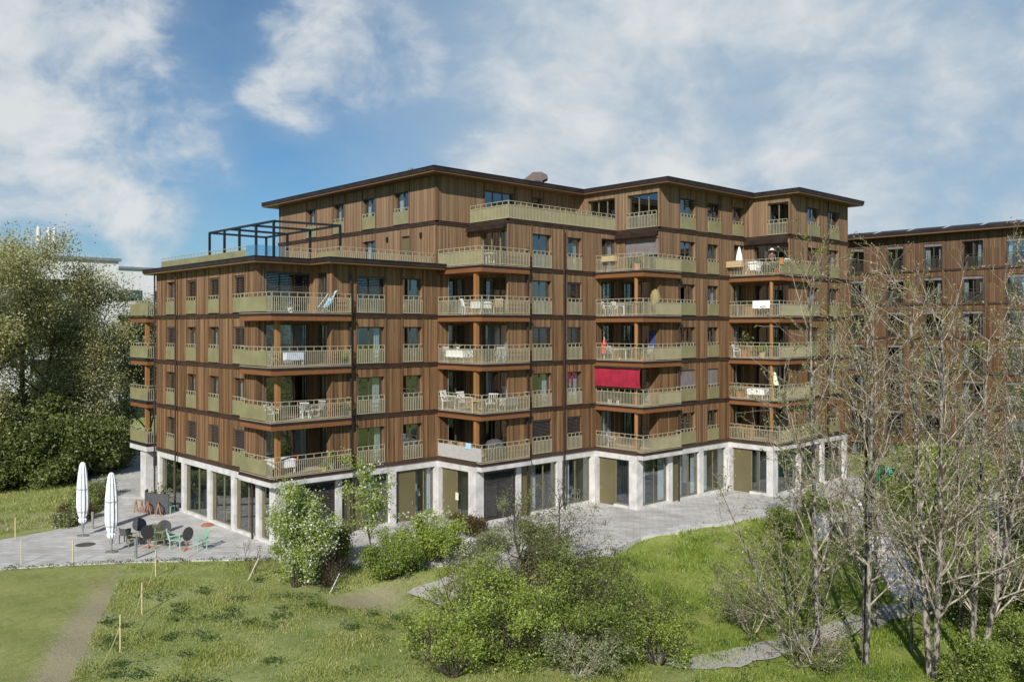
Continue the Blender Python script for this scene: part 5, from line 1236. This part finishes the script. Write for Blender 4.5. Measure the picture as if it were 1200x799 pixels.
# near-corner column
deckchair('white-framed light blue deck chair on the top near-corner balcony', bp(0, 4, 2.6, -.05), .15); pot('pale pot plant on the top near-corner balcony', bp(0, 4, 1.2, .5), 'white', 'lf_dark', .9, .4, seed=11); 
table('table under a blue and white cloth on the ' + where(0, 3), bp(0, 3, 1.3, .7), .1, 1.3, .8, 'white', 'bluish'); chair('light wooden chair on the ' + where(0, 3), bp(0, 3, .1, .9), 1.6, 'lwood'); pot('leafy pot plant at the right end of the ' + where(0, 3), bp(0, 3, 4.0, -.2), 'grey', 'lf_bright', 1, .5, seed=12)
table('white table on the ' + where(0, 2), bp(0, 2, .4, .9), .0, 1.0, .7, 'white'); chair('white chair by the post of the ' + where(0, 2), bp(0, 2, -.1, .1), .6, 'white'); chair('white chair in the middle of the ' + where(0, 2), bp(0, 2, 2.0, .3), 2.4, 'white'); chair('grey chair at the door of the ' + where(0, 2), bp(0, 2, 2.9, .5), -1.2, 'greyfab'); pot('tall pot plant at the right end of the ' + where(0, 2), bp(0, 2, 4.1, -.2), 'grey', 'lf_olive', 1.1, .6, seed=13)
table('big table under a white cloth on the ' + where(0, 1), bp(0, 1, .72, .95), 0., 1.6, 1.0, 'white', 'cloth'); chair('red chair behind the white clothed table on the ' + where(0, 1), bp(0, 1, 1.6, 1.2), -1.5, 'redp'); chair('brown chair left of the white clothed table on the ' + where(0, 1), bp(0, 1, -.05, 1.75), .2, 'lwood'); pot('grey pot with a tall plant at the right end of the ' + where(0, 1), bp(0, 1, 3.3, -.15), 'greyfab', 'lf_bright', 1.2, .6, seed=14); pot('yellow pot beside the grey pot on the ' + where(0, 1), bp(0, 1, 2.85, -.25), 'yellow', 'lf_mid', .8, .3, seed=15); pot('leafy pot plant at the railing corner of the ' + where(0, 1), bp(0, 1, 4.1, -.25), 'grey', 'lf_bright', 1.1, .6, seed=16)
# second column
table('low white table on the ' + where(1, 5), bp(1, 5, 1.4, .3), 0, .8, .6, 'white', round_=True)
table('round white cloth table by the post of the ' + where(1, 4), bp(1, 4, .6, .25), 0, .9, .9, 'white', 'cloth'); chair('white chair left of the post on the ' + where(1, 4), bp(1, 4, .35, 1.2), 1.2, 'white'); chair('pale wooden chair at the right of the ' + where(1, 4), bp(1, 4, 1.7, -.05), -.9, 'lwood')
table('long table under a white cloth on the ' + where(1, 3), bp(1, 3, .5, 2.1), 1.57, 1.7, .8, 'white', 'cloth'); chair('white chair at the left end of the ' + where(1, 3), bp(1, 3, .6, 3.2), 0, 'white'); chair('pale chair at the right end of the ' + where(1, 3), bp(1, 3, 1.9, -.05), -.8, 'greyfab'); pot('white bottle-like pot on the table of the ' + where(1, 3), (XX[1]+.45, YY[1]+2.2, Z(3)+.735), 'white', 'lf_mid', .6, .3, seed=21)
chair('white high-backed chair at the left end of the ' + where(1, 2), bp(1, 2, .4, 3.0), .3, 'white', s=1.25); chair('white high-backed chair next to the crate table on the ' + where(1, 2), bp(1, 2, .45, 1.5), .1, 'white', s=1.25); table('slatted pale wooden table by the post of the ' + where(1, 2), bp(1, 2, .5, .35), .8, 1.2, .75, 'lwood'); chair('white chair right of the wooden table on the ' + where(1, 2), bp(1, 2, 1.35, .1), -1, 'white', s=1.15); table('grey covered table at the right of the ' + where(1, 2), bp(1, 2, 2.6, -.05), 0, 1.1, .5, 'greyfab', 'greyfab')
cloth_on_rail('towel', 'turquoise towel over the railing of the lowest balcony in the second column', 1, 1, 'A', .45, .95, 'lblue', .35); chair('brown chair behind the grey screen of the ' + where(1, 1), bp(1, 1, .6, 2.7), .3, 'lwood'); chair('second brown chair, nearer the towel, on the ' + where(1, 1), bp(1, 1, .6, 1.8), .0, 'lwood')
t = thing('covered_grill', 'round grill under a grey cover on the lowest balcony of the second column', 'grill', bp(1, 1, 1.6, .1)); mb = MB(); mb.lathe([(.5, .0), (.52, .7), (.58, .95), (.45, 1.15), (.2, 1.25)], n=14, fold=.04); mb.build('cover', 'grey', t, True); mb = MB(); mb.tube((0, 0, 1.2), (0, 0, 1.3), .05, .05, 8); mb.build('knob', 'black', t)
# third column
crate('beige planter box hung on the railing of the top balcony in the third column', (XX[2]-.12, YY[2]+2.2, Z(5)+.62), 1.57, 1.1, .26, .36); pot('pink pot on the top balcony of the third column', bp(2, 5, .45, .35), 'pink', 'lf_mid', 1.2, .3, seed=31); table('low white round table at the left of the top balcony in the third column', bp(2, 5, .6, 3.0), 0, 1., .6, 'white', round_=True)
tt = thing('hanging_chair', 'round straw hanging chair on the fourth balcony of the third column', 'chair', bp(2, 4, 1.95, .05)); tt.scale = (.62, .62, 1); mb = MB(); mb.lathe([(.1, .5), (.42, .65), (.56, .95), (.54, 1.3), (.36, 1.6), (.08, 1.72)], n=14, fold=.03); mb.build('basket', 'straw', tt, True); mb = MB(); mb.tube((0, 0, 1.7), (0, 0, 2.44), .015, .015, 6); mb.build('cord', 'black', tt)
table('white table left of the post on the ' + where(2, 4), bp(2, 4, .5, 1.4), 0, 1., .7, 'white'); chair('white chair at the left end of the ' + where(2, 4), bp(2, 4, .5, 2.9), 1, 'white'); chair('white chair next to the white table on the ' + where(2, 4), bp(2, 4, .6, 2.1), 0, 'white'); chair('white chair beneath the straw hanging chair of the ' + where(2, 4), bp(2, 4, 2.7, .0), -.6, 'white')
t = thing('folded_parasol', 'folded orange-red sunshade leaning at the left of the third balcony in the third column', 'parasol', bp(2, 3, .3, 3.0)); mb = MB(); mb.lathe([(.05, .3), (.2, .4), (.17, .9), (.05, 1.35)], n=10, fold=.15); mb.build('canopy', 'redp', t); mb = MB(); mb.tube((0, 0, 0), (0, 0, 1.5), .025, .025, 6); mb.build('pole', 'white', t)
table('pale table in the middle of the ' + where(2, 3), bp(2, 3, .5, 1.6), 0, .8, 1.2, 'white'); chair('grey chair left of the pale table on the ' + where(2, 3), bp(2, 3, .5, 2.45), 0, 'greyfab'); chair('grey chair right of the post on the ' + where(2, 3), bp(2, 3, .9, -.1), 3.0, 'greyfab'); pot('terracotta pot by the post of the ' + where(2, 3), bp(2, 3, .55, .0), 'terra', 'lf_mid', 1, .2, seed=33)
mb = MB(); i0 = 0
for a, b_, c_, d_ in ((0, .25, 0, 1.15), (.25, .5, 0, 1.0)): mb.quad((XW[2]-.05, Y3+.3+a, Z(3)+1.9-d_), (XW[2]-.07, Y3+.3+b_, Z(3)+1.9-d_), (XW[2]-.07, Y3+.3+b_, Z(3)+1.9), (XW[2]-.05, Y3+.3+a, Z(3)+1.9))
tag(mb.build('hanging_garment', 'blue'), 'dark blue garment hanging on the wall of the third balcony in the third column', 'clothing')
pot('small pot plant under the red awning', bp(2, 2, .4, 2.6), 'white', 'lf_olive', .9, .3, seed=35); pot('second small pot plant under the red awning, nearer the post', bp(2, 2, .4, 1.9), 'white', 'lf_grey', .8, .3, seed=36)
chair('pale grey chair at the left end of the ' + where(2, 1), bp(2, 1, .6, 2.6), .8, 'greyfab')
# rightmost column
crate('wooden planter box on the railing of the top balcony in the rightmost column', (XX[3]-.14, YY[3]+2.95, Z(5)+.6), 1.57, 1.3, .28, .42, 'lwood'); 
t = thing('folded_parasol', 'closed white parasol behind the planter box on the top rightmost balcony', 'parasol', bp(3, 5, .7, 3.1)); mb = MB(); mb.lathe([(.05, .9), (.26, 1.0), (.2, 1.5), (.05, 2.1)], n=12, fold=.1); mb.build('canopy', 'cloth', t); mb = MB(); mb.lathe([(.25, 0), (.25, .06), (.03, .08), (.025, 2.15)], n=10); mb.build('pole', 'white', t)
rack('drying rack heaped with white laundry on the top rightmost balcony', bp(3, 5, .45, 1.75), 0); pot('red flower pot by the railing of the top rightmost balcony', bp(3, 5, 1.1, .25), 'redp', 'lf_bright', 1.3, .5, seed=41, blossom='lf_red'); table('small white table near the post line of the top rightmost balcony', bp(3, 5, .5, .8), 0, .6, .6, 'white', round_=True)
cloth_on_rail('flag', 'bright orange cloth over the railing of the top rightmost balcony', 3, 5, 'B', .02, .55, 'orangep', .45)
cloth_on_rail('banner', 'thin white streamer on the olive panel of the top rightmost balcony', 3, 5, 'B', .7, 1.4, 'cloth', .08)
cloth_on_rail('blanket', 'white blanket airing over the railing of the fourth rightmost balcony', 3, 4, 'A', .25, 1.6, 'cloth', .55)
pot('potted palm at the left of the ' + where(3, 3), bp(3, 3, .6, 2.6), 'terra', 'lf_olive', 1.6, 1.0, seed=42); pot('terracotta pot with a tall leafy plant by the post of the ' + where(3, 3), bp(3, 3, .3, 1.0), 'lwood', 'lf_bright', 1.2, .5, seed=43); chair('white chair at the left end of the ' + where(3, 3), bp(3, 3, .5, 3.1), .4, 'white')
t = thing('folded_parasol', 'closed pale green parasol on the second balcony of the rightmost column', 'parasol', bp(3, 2, .8, .4)); mb = MB(); mb.lathe([(.05, .95), (.34, 1.05), (.2, 1.6), (.07, 2.1), (.02, 2.3)], n=12, fold=.12); mb.build('canopy', 'pgreen', t); mb = MB(); mb.lathe([(.25, 0), (.25, .06), (.03, .08), (.025, 2.2)], n=10); mb.build('pole', 'white', t)
pot('orange pot at the left of the ' + where(3, 2), bp(3, 2, .4, 2.9), 'terra', 'lf_mid', 1.4, .3, seed=44); table('white table in the middle of the ' + where(3, 2), bp(3, 2, .5, 1.5), 0, .8, 1.3, 'white', 'cloth'); chair('wicker chair with a cream cushion at the left of the ' + where(3, 1), bp(3, 1, .5, 2.6), 1.2, 'straw', s=1.2)
chair('blue chair on the lowest of the far corner balconies', (.8, 19.2, Z(1)-.03), 1.2, 'blue')
# ground-floor room contents seen through the glass
t = thing('floor_lamp', 'lamp with a pale shade behind the glass of the second ground floor bay', 'lamp', (9.9, .75, .17)); mb = MB(); mb.lathe([(.16, 0), (.16, .03), (.02, .05), (.02, 1.3)], n=10); mb.build('stand', 'galv', t); mb = MB(); mb.lathe([(.24, 1.15), (.15, 1.55)], n=14); mb.build('lamp_shade', 'cloth', t)
table('white table inside the ground floor corner room of the third column', (X3+1.1, -5.95, .17), 0, .8, 1.1, 'white', 'cloth'); chair('blue chair beside the white table inside the third corner room', (X3+.75, -5.7, .17), 1.2, 'blue')
table('white table inside the glazed ground floor bay right of the second drainpipe', (19.6, Y2+1.3, .17), 0, 1.2, .7, 'white'); chair('pale chair inside the glazed bay right of the second drainpipe', (20.3, Y2+.8, .17), .4, 'white')
table('dark table inside the widest ground floor window of the left face', (1.4, 6.6, .17), 0, .9, 1.3, 'olivep'); chair('mint chair inside the left face, behind the middle window', (.9, 7.2, .17), 1.1, 'mint'); chair('olive chair inside the left face, near the tree', (.9, 3.6, .17), 2.1, 'olivep')
nb = MB(); nb.box(X2+.07, X2+.09, -1.98, -1.72, 1.25, 1.7); tag(nb.build('notice', 'pgreen'), 'small pale green notice fixed beside the second column entrance door', 'notice')
# person in a sun hat
def person(label, loc, rz):
    root = thing('person', label, 'person', loc, rz)
    J = {'pel': ((0, 0, .93), .135), 'wa': ((0, .0, 1.08), .125), 'ch': ((0, .01, 1.3), .15), 'nk': ((0, .0, 1.46), .06), 'hd0': ((0, -.02, 1.54), .075), 'hd1': ((0, -.03, 1.64), .095), 'hd2': ((0, -.02, 1.73), .07)}
    E = [('pel', 'wa'), ('wa', 'ch'), ('ch', 'nk'), ('nk', 'hd0'), ('hd0', 'hd1'), ('hd1', 'hd2')]
    for s, n_ in ((-1, 'l'), (1, 'r')):
        J['sh'+n_] = ((s*.17, .01, 1.38), .065); J['el'+n_] = ((s*.24, -.06, 1.12), .048); J['wr'+n_] = ((s*.17, -.27, 1.07), .033)
        J['hp'+n_] = ((s*.09, 0, .86), .1); J['kn'+n_] = ((s*.1, -.02, .48), .065); J['an'+n_] = ((s*.1, .02, .08), .045); J['to'+n_] = ((s*.11, -.16, .04), .035)
        J['hn'+n_] = ((s*.155, -.34, 1.06), .03)
        E += [('ch', 'sh'+n_), ('sh'+n_, 'el'+n_), ('el'+n_, 'wr'+n_), ('wr'+n_, 'hn'+n_), ('pel', 'hp'+n_), ('hp'+n_, 'kn'+n_), ('kn'+n_, 'an'+n_), ('an'+n_, 'to'+n_)]
        for f in range(5):
            dx = (f-2)*.016; nm = f'f{f}'+n_; J[nm] = ((s*.155+dx, -.4+abs(f-2)*.006, 1.045), .009); J[nm+'t'] = ((s*.155+dx*1.1, -.43+abs(f-2)*.012, 1.02), .008); E += [('hn'+n_, nm), (nm, nm+'t')]
    ks = list(J); me = bpy.data.meshes.new('body'); me.from_pydata([J[k][0] for k in ks], [(ks.index(a), ks.index(b_)) for a, b_ in E], [])
    o = bpy.data.objects.new('body', me); C.objects.link(o); o.parent = root
    md = o.modifiers.new('skin', 'SKIN'); md.use_smooth_shade = True
    for i, k in enumerate(ks): me.skin_vertices[0].data[i].radius = (J[k][1],)*2
    me.skin_vertices[0].data[0].use_root = True
    o.modifiers.new('sub', 'SUBSURF').render_levels = 2
    for mt in ('skin', 'brown', 'grey'): me.materials.append(M[mt])
    dg = bpy.context.evaluated_depsgraph_get(); ev = o.evaluated_get(dg); nm_ = bpy.data.meshes.new_from_object(ev); o.modifiers.clear(); o.data = nm_
    for p in nm_.polygons:
        c_ = p.center; p.material_index = 1 if (.95 < c_.z < 1.45 and abs(c_.y) < .2) else 2 if c_.z <= .95 and c_.z > .1 else 0; p.use_smooth = True
    mb = MB(); mb.lathe([(.27, 1.7), (.26, 1.715), (.115, 1.725), (.11, 1.81), (.06, 1.84)], (0, -.02, 0), 18); mb.build('sun_hat', 'cloth', root, True)
    for s in (-1, 1):
        mb = MB(); mb.lathe([(.001, -.012), (.011, 0), (.001, .012)], (s*.035, -.118, 1.655), 8); mb.build('eye', 'black', root)
    mb = MB(); mb.bar((0, -.12, 1.65), (0, -.145, 1.61), .025, .03); mb.build('nose', 'skin', root); mb = MB(); mb.box(-.025, .025, -.121, -.112, 1.57, 1.58); mb.build('mouth', 'redp', root)
    mb = MB(); mb.lathe([(.08, 1.5), (.102, 1.6), (.1, 1.7)], (0, .0, 0), 12); mb.build('hair', 'darkbark', root, True)
    return root
person('person in a white sun hat and brown top standing behind the top rightmost balcony railing', bp(3, 5, .62, .45), -.75)
